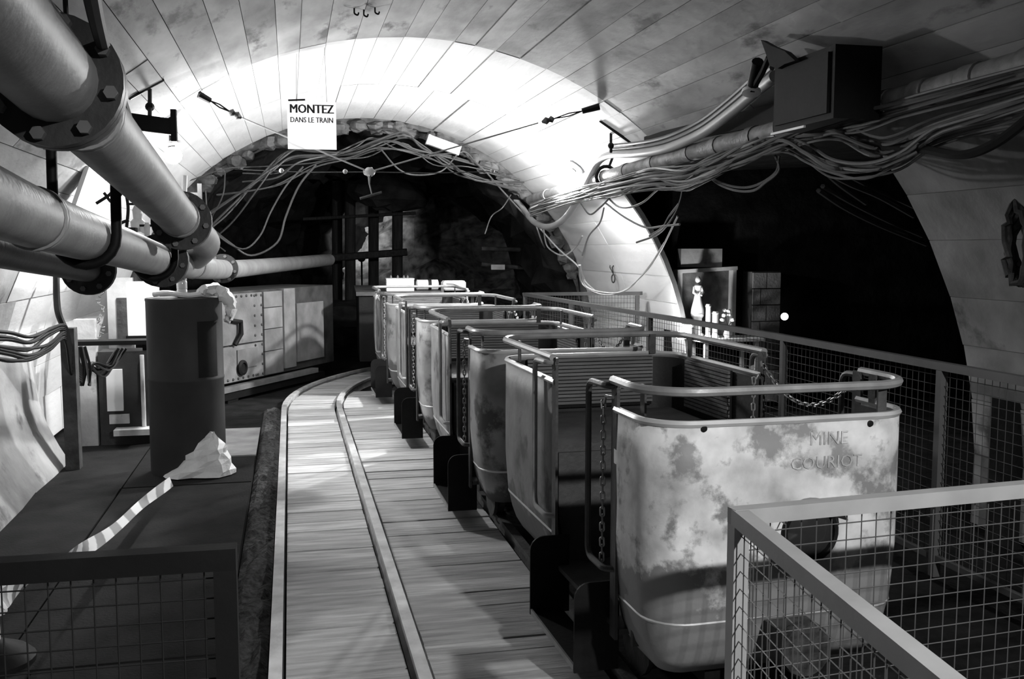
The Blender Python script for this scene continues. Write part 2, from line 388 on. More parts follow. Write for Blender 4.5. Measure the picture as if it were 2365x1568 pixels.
# platform plates on the left
ys = [0.2, 2.4, 4.1, 5.35, 7.2, 9.35]
for i in range(len(ys) - 1):
    xs = [-1.78, -1.12 + random.uniform(-.08, .08), -0.30]
    for j in range(2):
        mb = MB(); z = 0.012 + 0.004 * ((i + j) % 2)
        mb.box(((xs[j] + xs[j + 1]) / 2, (ys[i] + ys[i + 1]) / 2, z - 0.03), (xs[j + 1] - xs[j] - 0.012, ys[i + 1] - ys[i] - 0.012, 0.06))
        link('floor_plate', mb.mesh('floor_plate', 'plate'), floor)
mb = MB(); mb.box((-0.545, 8.72, 0.021), (0.49, 1.24, 0.012)); link('worn_plate', mb.mesh('worn_plate', 'plate_worn'), floor)
mb = MB(); rows = []
for i in range(140):
    y = 0.3 + i * 0.075; rows.append([Vector((-0.30 + 0.175 * j / 5, y, -0.045 + (random.uniform(0, 0.045) if 0 < j < 5 else 0))) for j in range(6)])
mb.grid(rows); bl = link('ballast', mb.mesh('ballast', 'ballast'), floor); bl['kind'] = 'stuff'
# rock tunnel beyond the portal
mb = MB(); rows = []; rnd = random.Random(3)
for i in range(34):
    y = Y1 - 0.02 + i * 0.36; row = []
    for j in range(37):
        t = -0.12 + (PI + 0.24) * j / 36
        r = VR - 0.10 + (0.05 if i == 0 else rnd.uniform(-0.22, 0.16)) + 0.14 * math.sin(3 * t + y * 0.7)
        if i == 0: r = VR - 0.05 - rnd.uniform(0, 0.10)
        bend = 0.03 * max(0, y - 14) ** 2
        row.append(Vector((VC[0] + bend + r * math.cos(t) * (1 if i < 1 else 0.98), y, VC[1] + r * math.sin(t))))
    rows.append(row)
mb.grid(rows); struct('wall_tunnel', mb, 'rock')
mb = MB(); rows = []
for i in range(21):
    rows.append([Vector((-4 + 12 * j / 24, 24.2 + rnd.uniform(-0.35, 0.35), -0.3 + 5 * i / 20)) for j in range(25)])
mb.grid(rows); struct('wall_far', mb, 'rock_pale')
# annulus closing the vault end above the rock
mb = MB(); rows = []
for j in range(41):
    t = -0.1 + (PI + 0.2) * j / 40; rows.append([vp(t, Y1, -0.16 + rnd.uniform(-.03, .03)), vp(t, Y1 + 0.02, 0.0), vp(t, Y1 + 0.02, 1.6)])
mb.grid(rows); portal = struct('wall_portal', mb, 'rubble')
for j in range(46):                           # broken stone along the portal edge
    t = 0.35 + (PI - 0.8) * j / 45 + rnd.uniform(-.03, .03)
    mb = MB(); mb.ball(vp(t, Y1 - 0.01, -0.09 - rnd.uniform(0, .06)), rnd.uniform(0.06, 0.12), 7, 5, (1.1, 0.8, 0.8), jit=0.28)
    link('portal_stone', mb.mesh('portal_stone', 'rubble'), portal)
# side gallery behind the opening in the right wall
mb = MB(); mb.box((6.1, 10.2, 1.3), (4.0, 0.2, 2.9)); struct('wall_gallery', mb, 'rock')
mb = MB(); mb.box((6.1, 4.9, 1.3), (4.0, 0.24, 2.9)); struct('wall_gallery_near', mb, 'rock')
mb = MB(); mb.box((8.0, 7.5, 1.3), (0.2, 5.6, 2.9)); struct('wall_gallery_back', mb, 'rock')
mb = MB(); mb.add([(3.2, 4.8, 2.47), (3.2, 10.3, 2.47), (8.1, 10.3, 2.75), (8.1, 4.8, 2.75), (3.2, 4.8, 2.62), (3.2, 10.3, 2.62), (8.1, 10.3, 2.9), (8.1, 4.8, 2.9)],
                  [(0, 1, 2, 3), (7, 6, 5, 4), (0, 4, 5, 1), (1, 5, 6, 2), (2, 6, 7, 3), (3, 7, 4, 0)]); struct('ceiling_gallery', mb, 'rock')
# block pier at the back of the gallery
pier = None
mb = MB(); mb.box((5.12, 9.98, 0.72), (0.34, 0.22, 1.45)); pier = struct('wall_pier', mb, 'joint')
for i in range(8):
    for j in range(2):
        wd = (0.17, 0.17) if i % 2 else (0.1, 0.24)
        x = 4.95 + (wd[0] / 2 if j == 0 else wd[0] + wd[1] / 2)
        mb = MB(); mb.box((x, 9.965, 0.09 + i * 0.18), (wd[j] - 0.012, 0.235, 0.168)); link('block', mb.mesh('block', 'block'), pier)

# ================================================================== RAILS
def rail_mb(x, ya, yb, bend=True):
    mb = MB(); rows = []; n = int((yb - ya) / 0.25) + 1
    pr = [(-.030, -.055), (.030, -.055), (.012, -.030), (.012, .012), (.026, .020), (.026, .048), (-.026, .048), (-.026, .020), (-.012, .012), (-.012, -.030)]
    for i in range(n + 1):
        y = ya + (yb - ya) * i / n; dx = track_dx(y) if bend else 0
        rows.append([Vector((x + dx + px, y, pz)) for px, pz in pr] + [Vector((x + dx + pr[0][0], y, pr[0][1]))])
    return mb.grid(rows)
solo('rail', rail_mb(-0.088, 0.3, 15.2), 'rail_steel', 'worn steel rail of the empty track, on the side of the dark floor plates', 'rail', origin=(-0.088, 0.3, 0))
solo('rail', rail_mb(0.480, 0.3, 15.2), 'rail_steel', 'worn steel rail of the empty track, on the side of the mine train', 'rail', origin=(0.48, 0.3, 0))
for x, lb in ((1.25, 'under the train wheels, on the side of the empty track'), (1.85, 'under the train wheels, on the side of the long railing')): solo('rail', rail_mb(x, 0.6, 16, False), 'iron_rust', 'dark steel rail ' + lb, 'rail', 'rails under the train', origin=(x, 0.6, 0))

# ================================================================== MINE CARS
HW, NE, FE, PA, PB = 0.50, -1.06, 1.06, -0.70, 0.05     # half width, ends and door posts
ZT, ZP = 1.118, 1.226                                   # tub rim, handrail
def tub_path(sgn, ins, rad, yp, ye, n=7):
    """plan of half a tub, from the left door post round the end to the right door post"""
    x = HW - ins; e = ye - sgn * ins; r = max(0.02, rad - ins)
    pts = [Vector((-x, yp, 0))]
    for q in range(4): pts.append(Vector((-x, yp + (e - sgn * r - yp) * (q + 1) / 4, 0)))
    for i in range(1, n + 1):
        a = PI / 2 * i / n; pts.append(Vector((-x + r - r * math.cos(a), e - sgn * r + sgn * r * math.sin(a), 0)))
    for q in range(1, 6): pts.append(Vector((-x + r + (2 * x - 2 * r) * q / 6, e, 0)))
    for i in range(0, n + 1):
        a = PI / 2 * i / n; pts.append(Vector((x - r + r * math.sin(a), e - sgn * r + sgn * r * math.cos(a), 0)))
    for q in range(4): pts.append(Vector((x, e - sgn * r + (yp - e + sgn * r) * (q + 1) / 4, 0)))
    return pts
def dent(p, z): return 0.0025 * math.sin(p.x * 9 + z * 13) * math.sin(z * 7 + p.y * 3)
def make_tub(sgn, yp, ye):
    levels = [(1.118, 0), (0.95, 0), (0.78, 0), (0.64, 0.0), (0.56, 0.004), (0.48, 0.010), (0.425, 0.016), (0.40, 0.022), (0.34, 0.035), (0.28, 0.055), (0.23, 0.085)]
    mb = MB(); rows = []
    for z, ins in levels:
        rows.append([Vector((p.x + dent(p, z), p.y + dent(p, z), z)) for p in tub_path(sgn, ins, 0.16, yp, ye)])
    return mb.grid(rows), rows
LINK = None
def chain_links(pts, root, sub, name='link'):
    """links of a chain along a path, every second one turned a quarter"""
    global LINK
    if LINK is None:
        mb = MB(); path = []
        for i in range(12):
            a = 2 * PI * i / 12; path.append(Vector((0.008 * math.cos(a), 0, (0.010 if math.sin(a) > 0 else -0.010) + 0.008 * math.sin(a))))
        mb.tube(path, 0.0035, 5, closed=True); LINK = mb.mesh('link', 'chain', None, True)
    pts = [Vector(p) for p in pts]; d = [0]
    for i in range(1, len(pts)): d.append(d[-1] + (pts[i] - pts[i - 1]).length)
    k = int(d[-1] / 0.029); prev = None
    for q in range(k):
        s = (q + 0.5) * d[-1] / k; i = max(j for j in range(len(d)) if d[j] <= s); i = min(i, len(pts) - 2)
        p = pts[i].lerp(pts[i + 1], (s - d[i]) / max(1e-6, d[i + 1] - d[i])); t = (pts[i + 1] - pts[i]).normalized()
        o = link(name, LINK, sub); o.location = p
        o.rotation_mode = 'QUATERNION'; o.rotation_quaternion = t.to_track_quat('Z', 'Y') @ Matrix.Rotation((q % 2) * PI / 2 + 0.3, 4, 'Z').to_quaternion()
def make_car():
    c = thing('mine_car', '', 'mine car', (0, 0, 0), 0, 'cars of the mine train')
    for sgn, yp, ye, nm in ((-1, PA, NE, 'near'), (1, PB, FE, 'far')):
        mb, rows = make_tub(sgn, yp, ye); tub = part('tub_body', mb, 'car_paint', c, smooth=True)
        so = tub.modifiers.new('thickness', 'SOLIDIFY'); so.thickness = 0.008; so.offset = 0
        part('tub_shade', MB().grid([[Vector((p.x, p.y, z)) for p in tub_path(sgn, ins + 0.012, 0.16, yp, ye)] for z, ins in ((1.10, 0), (0.7, 0), (0.5, 0.01), (0.3, 0.05))]), 'inner_shade', c, smooth=True, sub=tub)  # dark inner skin: the shade inside the tub put into its colour
        b = MB(); b.tube(rows[0], 0.013, 6); part('rim_bead', b, 'bead', c, smooth=True, sub=tub)
        b = MB(); b.tube([p + Vector((0, 0, 0.0)) for p in rows[6]], 0.008, 5); part('lower_bead', b, 'bead', c, smooth=True, sub=tub)
        # handrail above the rim
        pth = [Vector((p.x * 1.012, p.y, ZP)) for p in tub_path(sgn, -0.005, 0.19, yp, ye, 8)]
        b = MB(); b.tube(pth, 0.0165, 8); hr = part('handrail', b, 'tube_grey', c, smooth=True)
        b = MB()
        for x, y in ((-HW + 0.05, ye - sgn * 0.22), (HW - 0.13, ye - sgn * 0.025), (HW - 0.01, ye - sgn * 0.25)):
            u = MB(); u.box((x, y, (ZT + ZP) / 2), (0.035, 0.008, ZP - ZT) if abs(x) < 0.44 else (0.008, 0.04, ZP - ZT)); part('handrail_upright', u, 'car_dark', c, sub=hr)
        for s in (-1, 1):
            u = MB(); u.box((s * HW, yp, (ZP + 0.26) / 2), (0.012, 0.055, ZP - 0.26)); u.cyl((s * (HW + .008), yp, ZP - .03), (s * (HW - .008), yp, ZP - .03), 0.028, 12)
            part('door_post', u, 'car_dark', c, smooth=False)
            # grab bar, a U of tube on the outside of the post
            X = s * (HW + 0.035); gy = 0.20 if s < 0 else 0.16
            g = MB(); g.tube(round_path([(s * HW, yp, 1.205), (X, yp + 0.02, 1.205), (X, yp + gy, 1.200), (X, yp + gy, 0.52), (X, yp + 0.02, 0.52), (s * HW, yp, 0.52)], 0.05), 0.0125, 8)
            part('grab_bar', g, 'tube_grey' if sgn > 0 else 'car_dark', c, smooth=True)
        # bench with a ribbed backrest of slats
        yb, yf = (ye - sgn * 0.02), (yp + sgn * 0.05)
        m = MB(); m.box((0, (yf + yb) / 2, 0.80), (0.94, abs(yb - yf) - 0.08, 0.035)); part('bench_seat', m, 'bench', c)
        m = MB(); m.box((0, yf + sgn * 0.03, 0.52), (0.92, 0.02, 0.53)); part('bench_front', m, 'bench', c)
        m = MB(); m.box((0, ye - sgn * 0.035, 0.97), (0.72, 0.012, 0.27)); bk = part('backrest', m, 'car_black', c)
        for i in range(13):
            m = MB(); m.box((0, ye - sgn * 0.048, 0.862 + i * 0.0195), (0.72, 0.014, 0.0145)); part('slat', m, 'slat', c, sub=bk)
        if sgn > 0:
            m = MB(); m.box((HW - 0.022, (yp + ye) / 2, 0.97), (0.012, 0.5, 0.27)); bk = part('side_lining', m, 'car_black', c)
            for i in range(13):
                m = MB(); m.box((HW - 0.034, (yp + ye) / 2, 0.862 + i * 0.0195), (0.014, 0.5, 0.0145)); part('slat', m, 'slat', c, sub=bk)
        # side plates and coupling
        m = MB(); m.box((0, ye + sgn * 0.06, 0.36), (0.16, 0.13, 0.12)); m.cyl((0, ye + sgn * .10, .36), (0, ye + sgn * .14, .36), 0.09, 14); part('buffer', m, 'iron_rust', c)
        for s in (-1, 1):
            m = MB(); y = sgn * 0.52
            m.lathe([(0.03, -.04), (0.15, -.04), (0.15, -.02), (0.13, -.015), (0.13, .03), (0.03, .03)], 18, (s * 0.30, y, 0.178), (1, 0, 0)); part('wheel', m, 'iron_rust', c, smooth=True)
        m = MB(); m.cyl((-0.33, sgn * .52, .178), (.33, sgn * .52, .178), 0.025, 8); part('axle', m, 'iron_rust', c)
    m = MB(); m.box((0, 0, 0.255), (0.66, 1.84, 0.05)); m.box((-.22, 0, .2), (.06, 1.9, .08)); m.box((.22, 0, .2), (.06, 1.9, .08)); part('chassis', m, 'car_black', c)
    m = MB(); m.box((0, (PA + PB) / 2, 0.29), (0.98, PB - PA + 0.06, 0.02)); part('floor_pan', m, 'car_dark', c)
    # step below the left door
    stp = part('step_tread', MB().box((-HW - 0.045, -0.29, 0.10), (0.14, 0.60, 0.014)), 'car_black', c)
    part('step_edge', MB().bar((-HW - 0.117, -0.59, 0.108), (-HW - 0.117, 0.01, 0.108), 0.008, 0.022), 'tube_grey', c, sub=stp)
    for y in (-0.60, 0.02):
        poly = [(0.06, 0.09), (0.06, 0.44)] + [(-0.06 + 0.06 * math.cos(a), 0.38 + 0.06 * math.sin(a)) for a in [PI / 2 + PI / 2 * i / 5 for i in range(6)]] + [(-0.12, 0.09)]
        part('step_plate', MB().prism(poly, (-HW, y, 0), (1, 0, 0), (0, 0, 1), (0, 0.01, 0)), 'car_black', c, sub=stp)
    # chains: one hanging at the left door post, one across the right door, one hanging inside
    hk = part('chain_hook', MB().tube([(-HW, PA, 1.16), (-HW - .02, PA + .05, 1.16), (-HW - .02, PA + .07, 1.13)], 0.006, 6), 'chain', c)
    chain_links([(-HW - 0.02, PA + 0.075, 1.14), (-HW - 0.02, PA + 0.08, 0.5)], c, hk)
    hk = part('chain_hook', MB().tube([(HW, PB, 1.18), (HW - .02, PB - .03, 1.18), (HW - .02, PB - .04, 1.16)], 0.006, 6), 'chain', c)
    pts = [Vector((HW - 0.01, PB - 0.03 + (PA - PB + 0.06) * t, 1.17 - 0.13 * 4 * t * (1 - t) + 0.0 * t)) for t in [i / 14 for i in range(15)]]
    chain_links(pts, c, hk)
    hk = part('chain_hook', MB().tube([(HW, PB, 1.12), (HW - .03, PB - .02, 1.12), (HW - .04, PB - .02, 1.10)], 0.006, 6), 'chain', c)
    chain_links([(HW - 0.05, PB - 0.02, 1.11), (HW - 0.05, PB - 0.02, 0.62)], c, hk)
    return c
CX = 1.56
car = make_car(); car.location = (CX + 0.065, 4.05, 0); car.rotation_euler.z = 0.03
car['label'] = 'mine car with faded lettering and a round tail lamp, last of the train'
labels = ['mine car coupled right behind the lettered one, second of the train', 'third mine car of the train, just before the car coupled to the locomotive', 'mine car coupled to the locomotive, under its white boxes']
for i, lb in enumerate(labels):
    c2 = copy_tree(car); c2.location = (CX - 0.02 * (i + 1), 4.05 + 2.36 * (i + 1), 0); c2.rotation_euler.z = 0.0; c2['label'] = lb
# tail lamp, holes and lettering on the end of the last car
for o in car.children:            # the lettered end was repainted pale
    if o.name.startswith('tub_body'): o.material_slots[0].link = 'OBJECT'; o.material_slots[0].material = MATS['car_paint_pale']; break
FR[car.name] = (Vector((CX + 0.065, 4.05, 0)), 0.03)
def on_end(x, y, off=0.006):       # point on the slightly turned end plate of the last car
    q = KY(x, y, 2.985); return KY(x, y, 4.05 + NE * math.cos(0.03) + (q.x - CX - 0.065) * math.tan(0.03) - off)
lc = on_end(1868, 1228, 0.004)
tl = part('tail_lamp', MB().lathe([(0.104, 0.0), (0.108, 0.012), (0.100, 0.022), (0.090, 0.018), (0.086, -0.02)], 28, lc, (0, -1, 0)), 'car_black', car, True, True)
part('lens', MB().lathe([(0.086, 0.006), (0.06, 0.020), (0.03, 0.028), (0.004, 0.030)], 24, lc, (0, -1, 0)), 'glass_dark', car, True, True, sub=tl)
hood = MB(); rows = []
for i in range(13):
    a = PI * (0.12 + 0.76 * i / 12); rows.append([lc + Vector((0.118 * math.cos(a), -0.004, 0.118 * math.sin(a))), lc + Vector((0.125 * math.cos(a), -0.05, 0.125 * math.sin(a))), lc + Vector((0.129 * math.cos(a), -0.05, 0.129 * math.sin(a))), lc + Vector((0.122 * math.cos(a), -0.004, 0.122 * math.sin(a)))])
part('lamp_hood', hood.grid(rows), 'car_paint', car, True, True, sub=tl)
for x, y in ((1626, 990), (2010, 978)): part('bolt_hole', MB().lathe([(0.011, -0.002), (0.011, 0.003), (0.007, 0.004)], 12, on_end(x, y, 0.005), (0, -1, 0)), 'car_black', car, True)
for body, x, y, sz in (('MINE', 1915, 1013, 0.066), ('COURIOT', 1910, 1068, 0.062)):
    mb = text_mb(body, sz, on_end(x, y, 0.0075), (math.cos(0.03), math.sin(0.03), 0), (0, 0, 1), 0.0005)
    part('lettering', mb, 'faded_paint', car, True, label='faded dark stencilled word ' + body)

# ================================================================== LOCOMOTIVE
loco = thing('locomotive', 'dark low mine locomotive at the head of the train, white boxes on its roof', 'locomotive', (1.45, 13.9, 0), -0.05)
part('body', MB().box((0, 0, 0.66), (1.05, 2.3, 0.86)), 'car_black', loco)
part('roof_plate', MB().box((0, 0, 1.115), (1.12, 2.36, 0.05)), 'car_dark', loco)
for y in (-0.6, 0.6):
    for s in (-1, 1): part('wheel', MB().lathe([(0.03, -.04), (0.2, -.04), (0.2, .02), (0.03, .02)], 18, (s * 0.3, y, 0.235), (1, 0, 0)), 'iron_rust', loco, smooth=True)
p = KY(924, 655, 12.95); z0 = 1.142
bx = thing('battery_box', 'white box with terminals on the locomotive roof, on the side of the empty track', 'box', (p.x, 12.98, z0), -0.05)
part('case', MB().box((0, 0, 0.075), (0.36, 0.24, 0.15)), 'white_plastic', bx); part('lid', MB().box((0, 0, 0.158), (0.37, 0.25, 0.016)), 'pale_metal', bx)
for x in (-0.12, -0.03, 0.05, 0.1): part('terminal', MB().lathe([(0.016, 0.166), (0.016, 0.19), (0.009, 0.192), (0.009, 0.206)], 10, (x, -0.06, 0)), 'bolt', bx)
p = KY(988, 660, 13.0); mt = thing('roof_motor', 'small grey cylinder lying on the locomotive roof between the white boxes', 'motor', (p.x, 13.05, z0), 0)
part('barrel', MB().lathe([(0.05, -.15), (0.07, -.14), (0.07, .14), (0.05, .15)], 18, (0, 0, 0.072), (1, 0, 0)), 'pale_metal', mt, smooth=True)
part('bracket', MB().lathe([(0.078, -.02), (0.078, .02)], 18, (0.03, 0, 0.078), (1, 0, 0)), 'black_steel', mt, smooth=True)
p = KY(1048, 660, 12.95); mb = MB(); mb.box((0, 0, 0.065), (0.31, 0.2, 0.13)); tr = mb
sk = thing('equipment_case', 'white rounded case strapped on the locomotive roof, towards the railing', 'case', (p.x, 12.98, z0), 0.05)
part('case', tr, 'white_plastic', sk).modifiers.new('round', 'BEVEL').width = 0.025
part('strap', MB().tube([(-0.12, -0.104, 0.09), (-0.02, -0.106, 0.085), (0.07, -0.106, 0.05), (0.14, -0.104, 0.03)], 0.006, 5), 'cable_grey', sk)

# ================================================================== RAILINGS
def railing(label, pts, zt, posts, m='fence_paint', wm='wire', sp=0.047, tube=0.042, low=0.10, group=None):
    """square tube railing with welded wire mesh through the given plan points"""
    base = Vector((pts[0][0], pts[0][1], 0)); t = thing('mesh_railing', label, 'railing', base, 0, group)
    P = [Vector(q) for q in pts]; zs = zt if isinstance(zt, (list, tuple)) else [zt] * len(P)
    T = [Vector((q.x, q.y, z)) for q, z in zip([Vector((a[0], a[1], 0)) for a in pts], zs)]
    for i in range(len(T) - 1):
        a, b = T[i], T[i + 1]; d = (b - a).normalized() * (tube / 2)
        part('top_rail', MB().bar(a - d + Vector((0, 0, .0012 * i)), b + d + Vector((0, 0, .0012 * i)), tube, tube - .0004 * i), m, t, True)
        part('bottom_rail', MB().bar(Vector((a.x, a.y, low)), Vector((b.x, b.y, low)), tube * 0.7, tube * 0.7), m, t, True)
        L = (b - a).length; n = int(L / sp); mb = MB()
        for k in range(1, n): q = a.lerp(b, k / n); mb.tube([Vector((q.x, q.y, low)), Vector((q.x, q.y, q.z))], 0.0019, 4, cap=False)
        nz = int((a.z - low) / sp)
        for k in range(1, nz): f = k / nz; mb.tube([Vector((a.x, a.y, low + (a.z - low) * f)), Vector((b.x, b.y, low + (b.z - low) * f))], 0.0019, 4, cap=False)
        part('wire_mesh', mb, wm, t, True, kind='stuff')
    for i, f in posts:
        q = T[i].lerp(T[i + 1], f); part('post', MB().box((q.x, q.y, (q.z - tube / 2) / 2), (tube, tube, q.z - tube / 2)), m, t, True)
    return t
c0 = KZ(1706, 1192, 1.0)
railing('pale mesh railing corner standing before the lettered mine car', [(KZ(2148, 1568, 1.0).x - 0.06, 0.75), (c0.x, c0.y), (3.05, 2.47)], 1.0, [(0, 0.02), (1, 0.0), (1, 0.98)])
pR = [KZ(2365, 880, 1.1), KZ(1800, 778, 1.1), KZ(1212, 680, 1.1)]
pE = KX(1478, 678, 3.92)
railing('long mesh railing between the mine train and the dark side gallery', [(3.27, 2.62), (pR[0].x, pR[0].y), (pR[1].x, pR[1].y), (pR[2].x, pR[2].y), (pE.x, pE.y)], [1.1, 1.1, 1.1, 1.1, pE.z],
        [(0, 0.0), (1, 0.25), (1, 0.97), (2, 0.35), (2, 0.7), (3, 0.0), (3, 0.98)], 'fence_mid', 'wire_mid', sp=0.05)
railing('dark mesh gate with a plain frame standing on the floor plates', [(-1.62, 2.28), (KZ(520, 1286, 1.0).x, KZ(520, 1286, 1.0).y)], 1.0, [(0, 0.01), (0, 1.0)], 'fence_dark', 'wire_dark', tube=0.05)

# ================================================================== PIPES ON THE LEFT
def flange(c, ax, r, R, root, bolts=8, th=0.035, sub=None, m='flange'):
    ax = Vector(ax).normalized(); c = Vector(c)
    f = part('flange', MB().lathe([(r, -th), (R, -th), (R, -0.003), (R - 0.006, 0.0), (R, 0.003), (R, th), (r, th)], 28, c, ax), m, root, True, True)
    a = ax.orthogonal().normalized(); b = ax.cross(a)
    for i in range(bolts):
        t = 2 * PI * (i + 0.3) / bolts; q = c + (a * math.cos(t) + b * math.sin(t)) * ((r + R) / 2 + 0.004)
        part('bolt', MB().tube([q - ax * (th + 0.022), q + ax * (th + 0.022)], 0.016, 6), 'bolt', root, True, sub=f)
    return f
def pipe(name, label, pts, r, flanges=(), collars=(), m='pipe_grey', smooth_n=5):
    pts = catmull(pts, smooth_n); t = thing(name, label, 'pipe', pts[0], 0)
    part('pipe_run', MB().tube(pts, r, 22), m, t, True, True)
    for c, ax, R in flanges: flange(c, ax, r, R, t)
    for c, ax in collars:
        part('collar', MB().lathe([(r * 0.98, -.03), (r * 1.08, -.025), (r * 1.08, -.005), (r * 1.02, 0), (r * 1.08, .005), (r * 1.08, .025), (r * 0.98, .03)], 24, c, ax), m, t, True, True)
    return t
# upper pipe: x about -0.5, slightly falling, elbow at the end
U0, U1, U2, U3 = KY(-80, -60, 1.75), KY(128, 190, 2.45), KY(420, 510, 5.6), KY(470, 552, 6.9)
U0 = U1 + (U1 - U2) * 0.45
ax = (U2 - U1).normalized()
up = pipe('upper_pipe', 'thick grey flanged pipe hanging highest along the left wall', [U0, U1, U1.lerp(U2, 0.5), U2, U3, U3 + Vector((-0.02, 0.3, -0.05)), U3 + Vector((-0.1, 0.45, -0.12))], 0.098,
          [(U1, ax, 0.152), (U2, ax, 0.158)], [(U1.lerp(U2, 0.10), ax), (U1.lerp(U2, 0.94), ax)])
L0, L1, L2, L3 = KY(-330, 330, 2.1), KY(80, 505, 3.45), KY(372, 602, 6.4), KY(430, 612, 7.6)
ax = (L2 - L1).normalized()
lp = pipe('lower_pipe', 'grey flanged pipe running under the thick pipe into the dark tunnel', [L0, L1, L1.lerp(L2, 0.5), L2, L3, KY(520, 622, 10.6), KY(640, 612, 13.4), KY(760, 600, 16.5)], 0.098,
          [(L2, ax, 0.165), (KY(515, 620, 10.5), (0.1, 1, 0), 0.15)], [(L1, ax), (L1.lerp(L2, 0.93), ax), (L1.lerp(L2, 0.985), ax), (KY(445, 613, 8), (0.1, 1, 0))])
S0, S1 = KY(-80, 555, 3.6), KY(205, 622, 6.1)
sp_ = pipe('small_pipe', 'short dark pipe ending in a round flange below the other pipes', [S0, S0.lerp(S1, 0.5), S1], 0.075, [(S1, (S1 - S0), 0.15)], [], 'flange')
# clamps and brackets
def bracket(label, p, L=0.6, h=0.1, m='black_steel', ax=(1, 0, 0)):
    p = Vector(p); ax = Vector(ax).normalized(); t = thing('pipe_bracket', label, 'bracket', p, 0)
    part('arm', MB().bar(p - ax * L, p, 0.05, h), m, t, True); part('end_plate', MB().bar(p + Vector((0, 0, -0.09)), p + Vector((0, 0, 0.11)), 0.06, 0.035, (1, 0, 0)), m, t, True); return t
bracket('black steel bracket arm reaching over the thick pipe below the T-shaped rod', KY(402, 294, 6.6), 0.42, 0.10, ax=(1, -0.05, -0.12))
bracket('black steel bracket arm at the elbow of the thick pipe', KY(462, 455, 8.6), 0.5, 0.07, ax=(1, -0.1, -0.02))
def clamp(label, c, ax, r, m='black_steel', stem=0.3):
    c = Vector(c); ax = Vector(ax).normalized(); up_ = Vector((0, 0, 1)); sd = ax.cross(up_).normalized(); up_ = sd.cross(ax)
    t = thing('pipe_clamp', label, 'clamp', c, 0)
    path = [c + sd * (r + .02) + up_ * stem] + [c + (sd * math.cos(a) + up_ * math.sin(a)) * (r + .02) for a in [-PI * i / 10 for i in range(11)]] + [c - sd * (r + .02) + up_ * stem]
    part('strap', MB().tube(path, 0.021, 10), m, t, True, True)
    part('bolt', MB().cyl(path[0], path[0] + up_ * 0.06, 0.03, 8), 'bolt', t, True); part('bolt', MB().cyl(path[-1], path[-1] + up_ * 0.06, 0.03, 8), 'bolt', t, True); return t
axL = (L2 - L1).normalized()
clamp('thick black U-clamp round the lower pipe near its collar', L1.lerp(L2, 0.26), axL, 0.098, stem=0.34)
clamp('dark U-clamp holding the lower pipe beside its flange', L1.lerp(L2, 0.90), axL, 0.098, stem=0.12)
# hanger rods
def hanger(label, a, b, c, d):
    t = thing('hanger_rod', label, 'hanger', c, 0)
    part('bar', MB().tube([a, b], 0.016, 8), 'black_steel', t, True, True); part('rod', MB().tube([c, d], 0.013, 8), 'black_steel', t, True, True)
    part('nut', MB().ball(Vector(c).lerp(Vector(d), 0.35), 0.03, 8, 6), 'black_steel', t, True); return t
hanger('thin T-shaped black hanger rod above the wall lamp', KV(298, 226), KV(376, 183), KY(346, 270, 6.6), KV(346, 206))
hanger('thin T-shaped black hanger rod above the cable bunch', KV(1386, 278), KV(1470, 338), KY(1411, 352, 8.6), KV(1411, 308))
# black hose along the thick pipe
solo('hose', MB().tube(catmull([KY(205, -40, 1.9), KY(226, 60, 2.2), KY(252, 150, 2.7), KY(292, 262, 3.6), KY(312, 320, 4.3), KY(352, 392, 5.2)], 6), 0.016, 8), 'cable_black', 'thick black hose lying along the flanged thick pipe', 'hose')
solo('hose', MB().tube(catmull([KY(150, -60, 3.2), KY(151, 0, 3.2), KY(153, 36, 3.25)], 5), 0.008, 8), 'cable_black', 'short black rod end hanging from the vault above the thick pipe', 'rod')

# ================================================================== LAMPS
def bulkhead(label, p, nrm, watts, r=0.075):
    p = Vector(p); n = Vector(nrm).normalized(); t = thing('wall_lamp', label, 'lamp', p, 0)
    part('back_plate', MB().lathe([(r * 1.3, 0), (r * 1.3, 0.02), (r * 1.1, 0.03)], 20, p, n), 'pale_metal', t, True, True)
    part('bulb', MB().ball(p + n * (r * 1.5), r, 14, 8), 'bulb', t, True, True)
    part('neck', MB().tube([p + n * 0.02, p + n * r], 0.03, 10), 'black_steel', t, True)
    lamp_light('wall_lamp_light', 'POINT', p + n * (r * 2.9), watts, size=r); return t
pl = KY(394, 328, 8.3); bulkhead('blazing round lamp hanging on a stem under the left vault', pl, (0.15, 0.0, -1), P_LEFT, 0.07)
bpy.context.view_layer.update(); lamp_l = [o for o in scn.objects if o.name == 'wall_lamp'][0]
part('stem', MB().cyl(pl, Vector((pl.x, pl.y, VC[1] + math.sqrt(VR ** 2 - (pl.x - VC[0]) ** 2) - 0.005)), 0.014, 8), 'black_steel', lamp_l, True)
pr = KV(1330, 388, 0.03); bulkhead('blazing round lamp on the right vault above the hose loop', pr, Vector((VC[0], pr.y, VC[1])) - pr + Vector((0, -0.3, 0)), P_RIGHT)
# shaded lamp on the ceiling behind the camera
LB = Vector((2.05, -0.8, 3.02))
t = thing('ceiling_lamp', 'shaded lamp hanging under the vault behind the viewer', 'lamp', LB, 0)
part('shade', MB().lathe([(0.03, 0.14), (0.05, 0.12), (0.17, 0.02), (0.175, 0.02), (0.06, 0.135), (0.03, 0.16)], 20, LB), 'black_steel', t, True, True)
part('bulb', MB().ball(LB + Vector((0, 0, 0.06)), 0.045, 12, 7), 'bulb', t, True, True)
part('stem', MB().cyl(LB + Vector((0, 0, 0.14)), LB + Vector((0, 0, 0.24)), 0.012, 8), 'black_steel', t, True)
lamp_light('ceiling_lamp_light', 'SPOT', LB, P_BACK, size=0.06, cone=1.3, blend=0.4, aim=(1.3, 2.6, 0.5))

